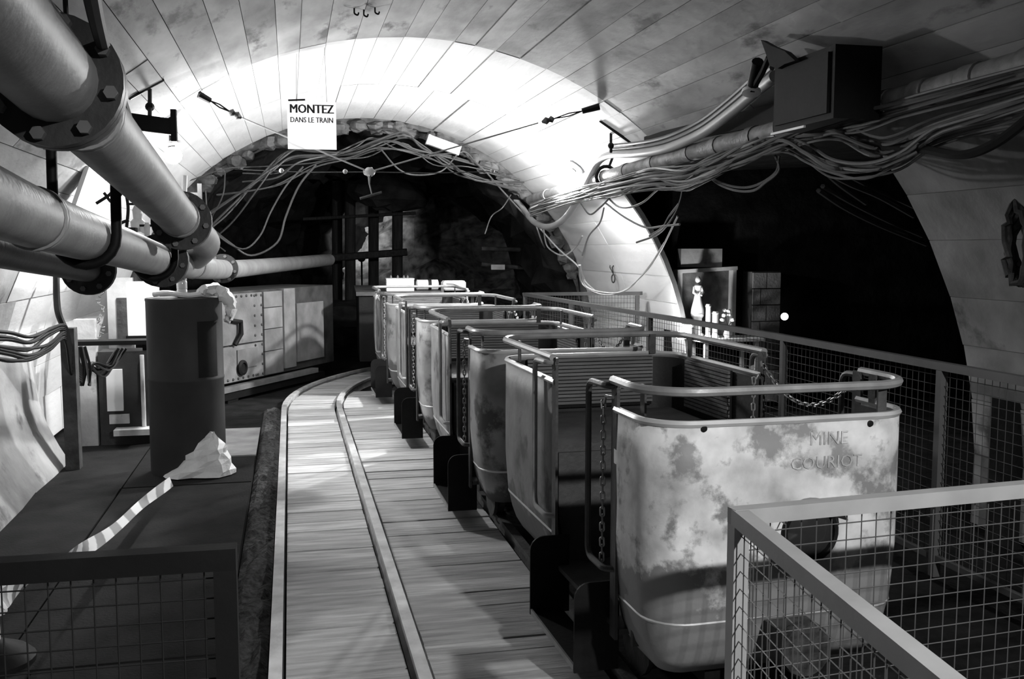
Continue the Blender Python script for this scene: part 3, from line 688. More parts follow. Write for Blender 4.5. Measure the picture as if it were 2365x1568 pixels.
# ================================================================== OVERHEAD WIRE, SIGN
YS = 8.25
hub = KY(853, 397, YS); aL = KV(459, 218, 0.02); tL = KY(553, 270, YS - 0.05); aR = KV(1384, 246, 0.02); tR = KY(1243, 284, YS)
def turnbuckle(label, a, b):
    t = thing('turnbuckle', label, 'turnbuckle', a, 0); d = (b - a)
    part('anchor', MB().tube([a, a + d * 0.28], [0.03, 0.024], 8), 'black_steel', t, True)
    for s in (-1, 1): part('link_rod', MB().tube([a + d * 0.28, a + d * 0.5 + Vector((0, 0, s * 0.012)), a + d * 0.75], 0.006, 6), 'black_steel', t, True)
    part('insulator', MB().lathe([(0.01, 0), (0.032, 0.02), (0.018, 0.045), (0.034, 0.07), (0.018, 0.095), (0.01, 0.11)], 14, a + d * 0.74, d), 'iron_rust', t, True, True); return t
turnbuckle('dark turnbuckle on the left vault holding the span wire', aL, tL); turnbuckle('dark turnbuckle on the right vault holding the span wire', aR, tR)
W_ = 'pale span wire slung across the vault from a turnbuckle to the hub'
solo('span_wire', MB().tube([tL, hub], 0.0075, 6), 'cable_pale', W_ + ' behind the sign', 'wire'); solo('span_wire', MB().tube([tR, hub], 0.0075, 6), 'cable_pale', W_ + ' at the gallery', 'wire')
t = thing('wire_hub', 'small pale knot of fittings where the span wires meet', 'fitting', hub, 0)
part('knot', MB().ball(hub, 0.042, 12, 7, (1.2, 0.8, 0.9), 0.15), 'pale_metal', t, True, True)
part('strap', MB().tube([hub, hub + Vector((0.0, 0, -0.1)), hub + Vector((0.02, 0, -0.19))], [0.02, 0.008, 0.006], 6), 'cable_grey', t, True)
part('crossbar', MB().tube([hub + Vector((-0.08, 0, -0.22)), hub + Vector((0.10, 0.0, -0.165))], 0.012, 6), 'iron_rust', t, True)
for a, b in ((KY(560, 392, YS + 0.02), hub), (hub, KY(1139, 396, YS + 0.02))):
    solo('cross_wire', MB().tube([a, a.lerp(b, 0.5) + Vector((0, 0, -0.012)), b], 0.0045, 6), 'cable_grey', 'thin level wire with pale beads below the span wires', 'wire', 'level wire below the span wires')
for x, y in ((650, 394), (797, 396), (1137, 395)): solo('wire_bead', MB().ball(KY(x, y, YS), 0.020, 10, 7), 'cable_pale', 'pale round bead threaded on the level wire', 'bead', 'beads on the level wire')
# hanging sign
sc_ = KY(720.5, 290, 8.12); sw, sh = 0.385, 0.378
sg = thing('hanging_sign', 'white square hanging sign with black French lettering', 'sign', sc_ - Vector((0, 0, sh / 2)), -0.05)
part('board', MB().add([(-sw / 2, 0, 0), (sw / 2, 0, 0), (sw / 2, 0, sh), (-sw / 2, 0, sh)], [(0, 1, 2, 3)]), 'thin_sheet', sg)
for word, sz_, zz, fx, bd in (('MONTEZ', 0.098, 0.062, 0.86, 0.0035), ('DANS LE TRAIN', 0.060, 0.148, 0.80, 0.0015)):
    tm = MB()
    for kx in (-1, 0, 1): q = text_mb(word, sz_, (kx * bd, -0.005 - 0.0002 * kx, sh - zz), (fx, 0, 0), (0, 0, 1), 0.002); tm.add(q.v, q.f)
    part('lettering', tm, 'print_black', sg)
part('top_clip', MB().bar((-sw / 2 + 0.01, 0, sh + 0.006), (-0.05, 0, sh + 0.014), 0.012, 0.012), 'black_steel', sg)
for x in (-0.12, 0.12): part('hanging_wire', MB().tube([(x, 0, sh), (x * 0.9, 0.05, 3.37 - sc_.z + sh / 2)], 0.0015, 4), 'wire', sg)
# slim fixture inside the portal arch
p = KY(1024, 335, 12.75); t = thing('tube_light', 'unlit white tube light fixed under the portal arch', 'light', p, 0)
part('housing', MB().box((0, 0, 0), (0.42, 0.10, 0.12), Matrix.Rotation(0.32, 3, 'Y')), 'white_plastic', t); part('end_cap', MB().box((0.2, 0, -0.066), (0.03, 0.11, 0.13), Matrix.Rotation(0.32, 3, 'Y')), 'pale_metal', t)
part('end_cap', MB().box((-0.2, 0, 0.066), (0.03, 0.11, 0.13), Matrix.Rotation(0.32, 3, 'Y')), 'pale_metal', t)

# ================================================================== CABLES
def cable(pts, r, m, label, group, n=6, name='cable'):
    return solo(name, MB().tube(catmull(pts, n), r, 6), m, label, 'cable', group)
rg = random.Random(11)
# bunch along the right side of the vault, above the gallery
XB = 3.06
LAB = 'grey cable in the sagging bunch along the right vault'
for i in range(28):
    o = lambda s: rg.uniform(-s, s)
    dz = -i * 2.5 + 24
    base = [(1225, 478), (1330, 448), (1420, 425), (1500, 408), (1575, 402 + abs(dz) * 0.2), (1640, 385), (1720, 350), (1800, 322)]
    if i % 3 == 0: base += [(1890, 290), (1990, 272), (2120, 240), (2380, 165)]
    elif i % 3 == 1: base += [(1870, 310), (1935, 305), (2010, 333), (2060, 332), (2160, 295), (2380, 225)]
    else: base += [(1860, 345), (1920, 380), (2000, 385), (2080, 362), (2180, 300), (2400, 250)]
    pts = [KX(x, y - dz * (0.35 if k < 2 else 0.62) + o(9), XB - 0.1 + o(0.09)) for k, (x, y) in enumerate(base)]
    if i % 4 == 0: pts = pts[1:]
    cable(pts, rg.choice((0.007, 0.008, 0.010, 0.012)), 'cable_pale' if i in (3, 15) else 'cable_grey', LAB if i not in (3, 15) else 'paler cable among the grey ones of the right vault bunch', 'cables of the right bunch')
# loops hanging from the bunch
for pts in ([(1520, 400), (1545, 425), (1585, 440), (1620, 420), (1640, 395)], [(1390, 440), (1430, 478), (1480, 470), (1530, 430), (1580, 424)],
            [(1578, 420), (1572, 460), (1555, 500), (1520, 540), (1470, 560)], [(1400, 470), (1440, 500), (1490, 525), (1530, 522), (1570, 518)],
            [(1342, 470), (1362, 495), (1385, 480), (1410, 455)], [(1395, 480), (1385, 515), (1360, 545), (1345, 590)],
            [(1780, 340), (1800, 390), (1770, 420), (1740, 440), (1700, 440), (1660, 425), (1630, 400)], [(1800, 360), (1790, 400), (1740, 430), (1690, 430), (1640, 410), (1610, 395)], [(1500, 545), (1530, 525), (1545, 500), (1568, 470)]):
    cable([KX(x, y, XB - 0.02) for x, y in pts], 0.009, 'cable_grey', 'thin cable looping down from the right bunch', 'loops below the right bunch')
# cables falling away into the gallery
for pts in ([(1880, 350), (1960, 405), (2040, 445), (2110, 478)], [(1885, 385), (1960, 425), (2030, 455), (2110, 500)], [(1900, 430), (1970, 470), (2050, 510), (2130, 545)], [(1890, 440), (1950, 480), (2030, 520), (2140, 565)], [(1870, 360), (1930, 420), (2000, 470)]):
    cable([KX(x, y, 3.35 + 0.5 * k) for k, (x, y) in enumerate(pts)], 0.016, 'cable_grey', 'grey cable sloping down into the dark side gallery', 'cables into the gallery')
# black drooping cable in front of the right wall
cable([KX(x, y, 2.95) for x, y in ((1990, 335), (2130, 345), (2220, 358), (2300, 330), (2400, 255))], 0.022, 'cable_black', 'thick black cable sagging in front of the right wall', None)
# big conduit with sleeves
cpt = [KX(1225, 462, 3.12), KX(1400, 408, 3.02), KX(1600, 352, 3.0), KX(1850, 288, 2.98), KX(2050, 238, 2.98), KX(2400, 140, 2.98)]
t = thing('conduit', 'stout grey conduit of sleeved lengths along the right vault', 'conduit', cpt[0], 0)
for i in range(5):
    a, b = cpt[i], cpt[i + 1]; part('conduit_length', MB().tube([a, b], 0.062, 14), 'conduit', t, True, True)
    for f in (0.28, 0.62, 0.98): q = a.lerp(b, f); d = (b - a).normalized(); part('sleeve', MB().tube([q - d * 0.05, q + d * 0.05], 0.070, 14), 'conduit', t, True, True)
def ring(label, c, ax, r):
    t = thing('cable_ring', label, 'ring', c, 0); c = Vector(c); ax = Vector(ax).normalized(); a = ax.orthogonal().normalized(); b = ax.cross(a)
    part('band', MB().tube([c + (a * math.cos(2 * PI * i / 18) + b * math.sin(2 * PI * i / 18)) * r for i in range(18)], 0.018, 8, closed=True), 'black_steel', t, True, True)
    part('stud', MB().cyl(c + Vector((0.03, 0, r)), c + Vector((0.1, 0, r + 0.18)), 0.014, 8), 'black_steel', t, True); return t
ring('black iron ring round the stout conduit beside the hose bend', cpt[1] + Vector((0, 0, 0.0)), cpt[2] - cpt[1], 0.10)
ring('black iron ring round the stout conduit below the dark box', KX(1825, 296, 2.98), cpt[3] - cpt[2], 0.10)
# thick hose that comes down the vault, bends and loops
hp = [KX(1790, 176, 2.75), KX(1745, 212, 2.8), KX(1690, 258, 2.85), KX(1620, 308, 2.9), KX(1540, 342, 2.92), KX(1470, 354, 2.93), KX(1412, 357, 2.95), KX(1384, 372, 2.96), KX(1362, 410, 2.98), KX(1335, 462, 3.0), KX(1300, 508, 3.02), KX(1262, 524, 3.05), KX(1228, 508, 3.1), KX(1200, 470, 3.1), KX(1172, 446, 3.0)]
solo('hose', MB().tube(catmull(hp, 6), 0.036, 12), 'cable_pale', 'thick pale hose coming down the right vault and looping under the lamp', 'hose')
for k in range(2):
    solo('hose', MB().tube(catmull([p + Vector((-0.01, 0.02, 0.05 + 0.035 * k)) for p in hp[:7]], 6), 0.016, 8), 'cable_grey', 'thin dark hose riding on the thick pale hose of the right vault', 'hose', 'thin hoses on the thick hose')
# cords falling from the loop to the railing
for pts in ([(1245, 525), (1290, 575), (1335, 615), (1352, 650), (1375, 672)], [(1255, 528), (1265, 570), (1300, 590), (1330, 570), (1345, 545)], [(1238, 520), (1252, 560), (1258, 572)], [(1337, 612), (1345, 655), (1390, 680), (1440, 672), (1490, 630), (1525, 580), (1565, 500)], [(1340, 612), (1352, 660), (1400, 676), (1450, 668), (1500, 615), (1535, 560)]):
    cable([KX(x, y, 3.25 + 0.12 * k if k < 4 else 3.6) for k, (x, y) in enumerate(pts)], 0.010, 'cable_pale', 'pale cord dropping from the hose loop past the bright wall', 'cords below the hose loop')
# fan of cables under the portal arch
fan = [[(440, 560), (520, 500), (590, 420), (650, 358), (700, 346), (790, 352), (860, 332), (930, 312), (975, 335), (1030, 375), (1100, 410), (1205, 425)],
       [(440, 590), (530, 520), (600, 430), (660, 352), (720, 350), (800, 358), (870, 340), (935, 318), (985, 345), (1050, 400), (1120, 420), (1210, 445)],
       [(470, 500), (560, 440), (620, 395), (680, 365), (760, 362), (830, 350), (900, 325), (960, 345), (1040, 365), (1150, 395)],
       [(560, 400), (640, 400), (700, 372), (780, 366), (850, 362), (930, 330), (1000, 380), (1080, 385), (1180, 410)],
       [(430, 420), (520, 390), (600, 385), (680, 380), (740, 372), (820, 340), (860, 318), (920, 345), (1000, 360)],
       [(500, 450), (580, 440), (650, 425), (730, 385), (810, 366), (880, 345), (960, 352), (1060, 395), (1200, 440)],
       [(880, 345), (920, 390), (960, 404), (1020, 395), (1070, 350), (1120, 395), (1200, 415)],
       [(560, 420), (640, 410), (690, 375), (770, 355), (840, 325), (880, 320)], [(990, 360), (1060, 355), (1110, 385), (1160, 440), (1215, 500)], [(1180, 450), (1160, 480), (1135, 500), (1120, 540)],
       [(460, 480), (500, 540), (560, 575), (600, 545), (625, 490), (660, 430), (700, 385)], [(480, 520), (530, 560), (580, 590), (640, 560), (660, 500), (690, 430), (730, 380)], [(475, 440), (480, 500), (500, 560), (520, 580)], [(520, 400), (515, 450), (490, 500), (470, 530)]]
for k, pts in enumerate(fan):
    for q in range(2 if k in (0, 2, 5) else 1):
        cable([KY(x + rg.uniform(-8, 8) * q, y + rg.uniform(-7, 7) * q, 12.7 + rg.uniform(-0.15, 0.15)) for x, y in pts], rg.choice((0.008, 0.011, 0.014)), 'cable_dim', 'grey cable sagging in the fan across the portal arch', 'cables across the portal')
# left wall: bundle of black cables over the bench
for k in range(9):
    y0 = 765 + k * 7
    cable([KY(-60, y0 + rg.uniform(-8, 8), 5.3), KY(20, y0 + 12 + rg.uniform(-10, 10), 5.8), KY(70, y0 + 18 + rg.uniform(-10, 6), 6.3), KY(115, y0 - 6 + rg.uniform(-8, 8), 6.9), KY(150, 752 + k * 4, 7.5), KY(165, 800 + k * 8, 7.9), KY(188, 850 + 4 * k, 8.3)], 0.011, 'cable_black', 'black cable in the heap lying on the left wall bench', 'cables on the left bench')
for k in range(8):
    x = 168 + k * 4
    cable([KY(x, 800, 8.3), KY(x + 6 + rg.uniform(-8, 8), 850, 8.35), KY(x + 10 + rg.uniform(-8, 8), 890, 8.4), KY(x + 20, 840, 8.4), KY(230 + 4 * k, 850 + rg.uniform(-20, 20), 8.5), KY(270 + 3 * k, 805, 8.5)], 0.011, 'cable_black' if k % 3 else 'cable_grey', 'cable coiled and tangled below the wall shelf beside the drum', 'tangled cables beside the drum')
cable([KY(130, 630, 8.2), KY(131, 690, 8.15), KY(137, 730, 8.1), KY(160, 780, 8.1)], 0.025, 'cable_black', 'single black cable dropping from the small pipe to the bench', None)
for pts in ([(240, 445), (262, 468), (285, 440), (300, 430)], [(222, 470), (250, 452), (262, 440)], [(290, 440), (296, 480), (292, 530)], [(262, 527), (280, 515), (298, 508)]):
    cable([KY(x, y, 7.4) for x, y in pts], 0.012, 'cable_black', 'black lead among the fittings between the two pipes', 'leads between the pipes')
# valves and fittings between the pipes
for lab, x, y, Y, s in (('pale valve body between the two pipes, nearest the lamp', 318, 505, 7.2, 1.0), ('small valve with a white cap on the lower pipe', 341, 545, 7.0, 0.7), ('white hose tap at the end of the thick pipe', 440, 515, 7.4, 0.8)):
    p = KY(x, y, Y); t = thing('valve', lab, 'valve', p, 0)
    part('body', MB().lathe([(0.02, -0.09), (0.045, -0.08), (0.05, -0.02), (0.03, 0.0), (0.035, 0.06), (0.02, 0.09)], 14, p, (0, 0, 1), s, s), 'pale_metal', t, True, True)
    part('cap', MB().ball(p + Vector((0.05 * s, -0.03, -0.07 * s)), 0.035 * s, 10, 7), 'white_plastic', t, True, True)
    part('handle', MB().bar(p + Vector((-0.07 * s, 0, 0.10 * s)), p + Vector((0.07 * s, 0, 0.10 * s)), 0.02, 0.015), 'black_steel', t, True)
# pale wall board between the pipes
p = KY(200, 430, 8.1)
solo('wall_board', MB().box(KV(196, 432, 0.06), (0.03, 0.32, 0.3), Matrix.Rotation(0.35, 3, 'Y')), 'white_paper', 'small white board fixed to the wall behind the pipes', 'board')
# dark box and horn bracket on the right vault
bc = KX(1905, 212, 2.78); t = thing('junction_box', 'large black box fixed under the right vault above the conduit', 'box', bc, 0)
part('case', MB().box(bc, (0.26, 0.62, 0.36)), 'black_steel', t, True); part('door', MB().box(bc + Vector((-0.138, 0, 0)), (0.016, 0.54, 0.30)), 'black_steel', t, True)
part('lower_edge', MB().bar(bc + Vector((-0.14, -0.05, -0.19)), bc + Vector((-0.14, 0.31, -0.19)), 0.012, 0.012), 'bead', t, True)
hc = KX(1790, 122, 2.62); t = thing('vault_bracket', 'black winged iron bracket bolted to the right vault beside the black box', 'bracket', hc, 0)
pw = [KX(x, y, 2.6) for x, y in ((1757, 92), (1782, 106), (1812, 118), (1836, 140), (1812, 148), (1796, 158), (1778, 152), (1768, 122))]
mb = MB(); mb.add(pw + [p + Vector((0.05, 0.02, 0.0)) for p in pw], [tuple(range(8)), tuple(range(15, 7, -1))] + [(k, (k + 1) % 8, 8 + (k + 1) % 8, 8 + k) for k in range(8)]); part('wing_plate', mb, 'black_steel', t, True)
part('stem', MB().tube([KX(1776, 132, 2.62), KX(1762, 165, 2.63), KX(1742, 200, 2.66)], 0.018, 8), 'black_steel', t, True, True)
part('socket', MB().tube([KX(1750, 142, 2.62), KX(1744, 170, 2.64), KX(1737, 205, 2.66)], 0.034, 10), 'black_steel', t, True, True)
part('collar', MB().lathe([(0.03, -0.015), (0.055, -0.01), (0.055, 0.01), (0.03, 0.015)], 14, KX(1735, 212, 2.66), (0.2, 0.3, 1)), 'white_plastic', t, True, True)
solo('vault_beam', MB().bar(KX(1505, 330, 3.08), KX(1830, 258, 3.06), 0.14, 0.12), 'black_steel', 'dark ledge beam between the hose and the conduit', 'beam')
for i, (x, y) in enumerate(((818, 18), (840, 22), (866, 16))):
    q = KV(x, y, 0.0); solo('ceiling_hook', MB().tube(round_path([q + Vector((0, 0, 0.02)), q + Vector((0, 0, -0.04)), q + Vector((0.025, 0, -0.05)), q + Vector((0.03, 0, -0.03))], 0.01), 0.006, 6), 'black_steel', 'small black iron hook in the vault above the sign', 'hook', 'hooks in the vault', origin=q)
# coil hanging on the right wall
qc = KV(2368, 560, 0.06); t = thing('cable_coil', 'dark coil of rope hanging on the right wall', 'coil', qc, 0)
for k in range(5):
    part('turn', MB().tube([qc + Vector((-0.015 * k, 0.07 * math.cos(2 * PI * i / 20) + rg.uniform(-.03, .03), 0.19 * math.sin(2 * PI * i / 20) + rg.uniform(-.03, .03))) for i in range(20)], 0.017, 6, closed=True), 'iron_rust', t, True, True)

# ================================================================== DRUM AND ITS NEIGHBOURS
dp = KZ(437, 1083, 0.02); dr = 0.275
t = thing('drum', 'tall grey cylindrical drum with a black square patch on the plates', 'drum', (dp.x, dp.y, 0.016), 0)
part('shell', MB().lathe([(dr, 0), (dr, 0.70), (dr * 1.012, 0.705), (dr * 1.012, 0.72), (dr, 0.725), (dr, 1.29), (dr * 1.012, 1.30), (dr * 1.012, 1.315)], 40), 'drum_grey', t, smooth=True)
part('lid', MB().lathe([(dr * 0.98, 1.30), (dr * 0.99, 1.318), (dr * 0.5, 1.325), (0.02, 1.325)], 40), 'drum_grey', t, smooth=True)
mb = MB(); rows = []
for i in range(9):
    a = -1.15 + 0.62 * i / 8; rows.append([Vector((1.006 * dr * math.cos(a), 1.006 * dr * math.sin(a), z)) for z in (0.735, 1.15)])
part('black_patch', mb.grid(rows), 'black_steel', t, smooth=True)
ztop = 1.345
p = KY(421, 690, dp.y - 0.12)
bt = thing('plastic_bottle', 'clear ribbed plastic bottle standing on the drum', 'bottle', (p.x, dp.y - 0.12, ztop), 0)
part('bottle_body', MB().lathe([(0.03, 0), (0.038, 0.008), (0.038, 0.05), (0.035, 0.055), (0.038, 0.06), (0.038, 0.11), (0.034, 0.12), (0.038, 0.13), (0.034, 0.16), (0.018, 0.185)], 18), 'clear_plastic', bt, smooth=True)
part('cap', MB().lathe([(0.02, 0.183), (0.02, 0.205), (0.015, 0.21)], 14), 'white_plastic', bt, smooth=True)
solo('drip_tube', MB().tube([KY(421, 632, dp.y - 0.12), KY(421, 560, dp.y - 0.12), KY(425, 470, dp.y - 0.1), KY(427, 405, dp.y - 0.1)], 0.019, 10), 'white_plastic', 'white upright tube above the plastic bottle', 'tube')
# rag draped over the drum rim
a0 = KY(470, 690, dp.y - 0.1); rg2 = random.Random(5); rows = []
path = [Vector((dp.x + 0.12, dp.y - 0.10, ztop + 0.02)), Vector((dp.x + 0.20, dp.y - 0.10, ztop + 0.055)), Vector((dp.x + 0.285, dp.y - 0.10, ztop + 0.03)), Vector((dp.x + 0.335, dp.y - 0.10, ztop - 0.05)), Vector((dp.x + 0.345, dp.y - 0.10, ztop - 0.13)), Vector((dp.x + 0.315, dp.y - 0.10, ztop - 0.19))]
path = catmull(path, 4); mb = MB(); wds = [0.02 + 0.028 * math.sin(PI * min(1, 0.12 + i / len(path) * 0.95)) for i in range(len(path))]
mb.tube(path, wds, 9); mb.v = [v + Vector((rg2.uniform(-.014, .014), rg2.uniform(-.03, .03), rg2.uniform(-.014, .014))) for v in mb.v]
solo('rag', mb, 'crumple', 'white crumpled rag draped over the rim of the drum', 'rag')
solo('rope', MB().tube(catmull([Vector((dp.x - 0.2, dp.y - 0.12, ztop + 0.02)), Vector((dp.x - 0.1, dp.y - 0.16, ztop + 0.03)), Vector((dp.x + 0.04, dp.y - 0.15, ztop + 0.01)), Vector((dp.x + 0.15, dp.y - 0.1, ztop + 0.02))], 5), 0.02, 8), 'crumple', 'pale limp cord lying across the lid of the drum', 'cord')
# crumpled sack on the plates in front of the drum
sp0 = KZ(400, 1108, 0.02); sp1 = KZ(525, 1085, 0.02); mid = (sp0 + sp1) / 2
mb = MB(); n = 14; prf = []
for i in range(9):
    h = i / 8
    row = []
    for j in range(n):
        a = 2 * PI * j / n; r = (0.24 if abs(math.cos(a)) > .5 else 0.17) * (1 - h) ** 0.75 + 0.012
        row.append(mid + Vector((r * math.cos(a) + 0.09 * h, r * 0.7 * math.sin(a), 0.004 + h * 0.31)) + Vector((rg2.uniform(-.018, .018), rg2.uniform(-.018, .018), rg2.uniform(-.012, .012) if i else 0)))
    row.append(row[0]); prf.append(row)
mb.grid(prf)
solo('sack', mb, 'crumple', 'white crumpled plastic sack on the plates before the drum', 'sack', smooth=False, origin=Vector((mid.x, mid.y, 0.016)))
# barrier tape
tp = catmull([KZ(396, 1112, 0.06), KY(330, 1162, 6.3), KY(270, 1216, 5.6), KY(205, 1262, 5.0), KY(150, 1290, 4.6), KY(85, 1330, 4.2), KY(30, 1366, 3.95), KY(-10, 1400, 3.8)], 8)
mb = MB(); uvs = []
for i, q in enumerate(tp):
    f = i / (len(tp) - 1); tw = 1.15 * math.sin(f * 7.0) + 0.35
    t_ = (tp[min(i + 1, len(tp) - 1)] - tp[max(i - 1, 0)]).normalized(); sd = t_.cross(Vector((0, 0, 1))).normalized(); u_ = sd.cross(t_)
    d_ = u_ * math.cos(tw) + sd * math.sin(tw); mb.v += [q - d_ * 0.035, q + d_ * 0.035]
mb.f = [(2 * i, 2 * i + 1, 2 * i + 3, 2 * i + 2) for i in range(len(tp) - 1)]
o = solo('barrier_tape', mb, 'tape', 'twisted striped barrier tape stretched from the sack past the gate', 'tape')
uvl = o.data.uv_layers.new(name='UVMap')
for pgn in o.data.polygons:
    for li in pgn.loop_indices: v = o.data.loops[li].vertex_index; uvl.data[li].uv = ((v // 2) * 0.12, (v % 2) * 0.25)
tb = KZ(-15, 1530, 0.02); t = thing('tape_stand', 'low round stand with a pale top holding the barrier tape', 'stand', (tb.x, tb.y, 0.016), 0)
part('base', MB().lathe([(0.16, 0), (0.16, 0.02), (0.13, 0.05), (0.05, 0.09), (0.035, 0.10)], 24), 'fence_dark', t, smooth=True)
part('post', MB().lathe([(0.03, 0.09), (0.03, 0.2), (0.06, 0.21), (0.06, 0.36), (0.05, 0.38), (0.01, 0.385)], 20), 'white_paper', t, smooth=True)
# pale sheet box, wall shelf and blocks behind the drum
b1 = KY(332, 712, 8.9); t = thing('meter_box', 'white upright sheet-metal box behind the drum', 'box', b1, 0.1)
part('case', MB().box(b1, (0.25, 0.14, 0.46)), 'white_paper', t, True); part('base_tray', MB().box(b1 + Vector((0, 0, -0.245)), (0.28, 0.18, 0.03)), 'black_steel', t, True); part('support_leg', MB().box((b1.x, b1.y + 0.05, (b1.z - 0.26) / 2), (0.05, 0.05, b1.z - 0.26)), 'black_steel', t, True)
b2 = KY(280, 728, 9.4); t = thing('switch_panel', 'stained tall panel with a door hanging behind the pipes and drum', 'panel', b2, 0)
part('panel', MB().box(b2, (0.22, 0.06, 0.68)), 'concrete_wall', t, True); part('support_leg', MB().box((b2.x, b2.y, (b2.z - 0.40) / 2), (0.06, 0.05, b2.z - 0.28)), 'iron_rust', t, True); part('door', MB().box(b2 + Vector((0.03, -0.04, -0.05)), (0.12, 0.02, 0.42)), 'iron_rust', t, True)
solo('wall_shelf', MB().box(KY(258, 790, 8.6), (0.62, 0.2, 0.035)), 'black_steel', 'thin black shelf on the wall above the tangled cables', 'shelf')
b3 = KY(278, 930, 8.9); t = thing('relay_cabinet', 'dark narrow cabinet with a pale insert standing low behind the drum', 'cabinet', (b3.x, b3.y, -0.06), 0)
part('case', MB().box((0.05, 0.1, 0.44), (0.42, 0.3, 0.88)), 'flange', t); part('insert', MB().box((-0.03, -0.06, 0.55), (0.13, 0.03, 0.36)), 'white_paper', t)
part('insert', MB().box((0.0, -0.06, 0.30), (0.16, 0.05, 0.08)), 'pale_metal', t); part('edge_rod', MB().cyl((0.2, -0.08, 0.2), (0.2, -0.08, 0.85), 0.018, 8), 'pale_metal', t, smooth=True)
part('base_tray', MB().box((0.12, -0.12, 0.2), (0.30, 0.18, 0.05)), 'pale_metal', t)
for k, x in enumerate((172, 208)):
    q = KZ(x, 1085 - 55 * k, 0.0); solo('wall_post', MB().box((q.x, q.y, 0.55), (0.10 + 0.06 * k, 0.12, 1.1)), 'iron_rust' if k == 0 else 'concrete_wall', ('dark upright steel post at the end of the left bench', 'pale upright concrete stub beside the dark post')[k], 'post')
t = thing('wall_chain', 'slack chain hanging on the bright wall behind the drum', 'chain', KY(233, 655, 8.9), 0)
hk = part('hook', MB().ball(KY(233, 652, 8.9), 0.02, 8, 6), 'black_steel', t, True)
for k in range(22):
    q = KY(233 + 6 * math.sin(k * 0.9), 660 + k * 6.4, 8.9) - FR[t.name][0]; o = link('link', LINK, hk, q, (0.3 * k, 0.2, 1.57 * (k % 2)))

# ================================================================== RIVETED MACHINE
m0 = KZ(517, 896, 0.12); mrot = -math.radians(32)
t = thing('mining_machine', 'pale riveted mining machine standing behind the drum at the bend of the track', 'machine', (m0.x, m0.y, 0), mrot)
# local: y along the length (away), x away from the camera side to the left
mb = MB(); mb.box((-0.4, 1.2, 0.68), (0.8, 2.6, 1.05)); part('body', mb, 'car_dark', t)
for y0_, y1_, z0_, z1_, mm in ((0.0, 0.86, 0.17, 0.58, 'machine_paint'), (0.0, 0.86, 0.60, 1.18, 'machine_paint'), (0.90, 1.30, 0.17, 0.45, 'machine_paint'), (0.90, 1.30, 0.46, 0.72, 'machine_paint'), (0.90, 1.30, 0.73, 0.98, 'machine_paint'), (0.90, 1.30, 0.99, 1.18, 'machine_paint'), (1.34, 1.6, 0.2, 1.2, 'machine_paint'), (1.64, 2.3, 0.25, 1.0, 'machine_paint')):
    part('side_plate', MB().box((0.012, (y0_ + y1_) / 2 - 0.1, (z0_ + z1_) / 2), (0.03, y1_ - y0_, z1_ - z0_)), mm, t)
rv = MB(); riv = rv.lathe([(0.017, 0), (0.014, 0.009), (0.004, 0.013)], 8, (0, 0, 0), (1, 0, 0)).mesh('rivet', 'car_dark', None, True)
for k in range(9):
    for y in (0.70, 0.84): link('rivet', riv, t, (0.028, y - 0.1, 0.2 + k * 0.118))
for k in range(8):
    for z in (0.2, 1.15): link('rivet', riv, t, (0.028, -0.06 + k * 0.1, z))
part('cover', MB().box((0.034, 0.42, 0.42), (0.02, 0.4, 0.22)), 'machine_paint', t)
part('port', MB().lathe([(0.09, 0), (0.09, 0.03), (0.06, 0.04), (0.05, 0.02)], 18, (0.03, 0.3, 0.32), (1, 0, 0)), 'car_black', t, smooth=True)
part('hook_arm', MB().tube([(0.04, 0.12, 0.88), (0.07, 0.26, 0.86), (0.07, 0.26, 0.72), (0.05, 0.16, 0.60)], 0.028, 8), 'car_black', t, smooth=True)
part('base_beam', MB().box((0.03, 0.9, 0.10), (0.10, 2.1, 0.06)), 'machine_paint', t); part('base_beam', MB().box((0.0, 1.0, 0.02), (0.12, 2.3, 0.08)), 'car_black', t)
for y in (0.1, 1.9): part('skid', MB().box((-0.4, y, -0.02), (0.9, 0.2, 0.1)), 'car_black', t)

# ================================================================== SHRINE IN THE GALLERY
s0 = KY(1566, 628, 9.98); s1 = KY(1692, 618, 9.98); zb = 0.74
W2 = s1.x - s0.x; zt = (s0.z + s1.z) / 2
t = thing('shrine_niche', 'pale framed niche for a statuette at the corner of the side gallery', 'shrine', (s0.x + W2 / 2, 9.98, zb), 0)
part('back', MB().box((0, 0.06, (zt - zb) / 2), (W2 + 0.02, 0.02, zt - zb)), 'rubble', t)
part('jamb', MB().box((-W2 / 2 + 0.0, 0, (zt - zb) / 2), (0.055, 0.12, zt - zb)), 'pale_metal', t); part('jamb', MB().box((W2 / 2, 0, (zt - zb) / 2), (0.04, 0.12, zt - zb)), 'pale_metal', t)
part('lintel', MB().box((0, 0, zt - zb), (W2 + 0.06, 0.13, 0.04), Matrix.Rotation(-0.05, 3, 'Y')), 'pale_metal', t); part('header', MB().box((-0.06, 0.02, zt - zb + 0.13), (W2 * 0.75, 0.10, 0.2)), 'concrete_wall', t)
tb_ = thing('altar_table', 'small pale table under the shrine niche', 'table', (s0.x + W2 / 2 + 0.12, 9.72, -0.06), 0)
part('table_top', MB().box((0, 0, 0.79), (W2 + 0.1, 0.42, 0.03)), 'white_paper', tb_)
for sx in (-1, 1):
    for sy in (-1, 1): part('leg', MB().box((sx * W2 * 0.45, sy * 0.17, 0.39), (0.04, 0.04, 0.77)), 'pale_metal', tb_)
ztab = 0.748
def on_table(x, y): q = KY(x, y, 9.72); return q
q = on_table(1618, 700); t = thing('statuette', 'white statuette of a robed woman on a pedestal in the shrine', 'statuette', (q.x, 9.80, ztab), 0)
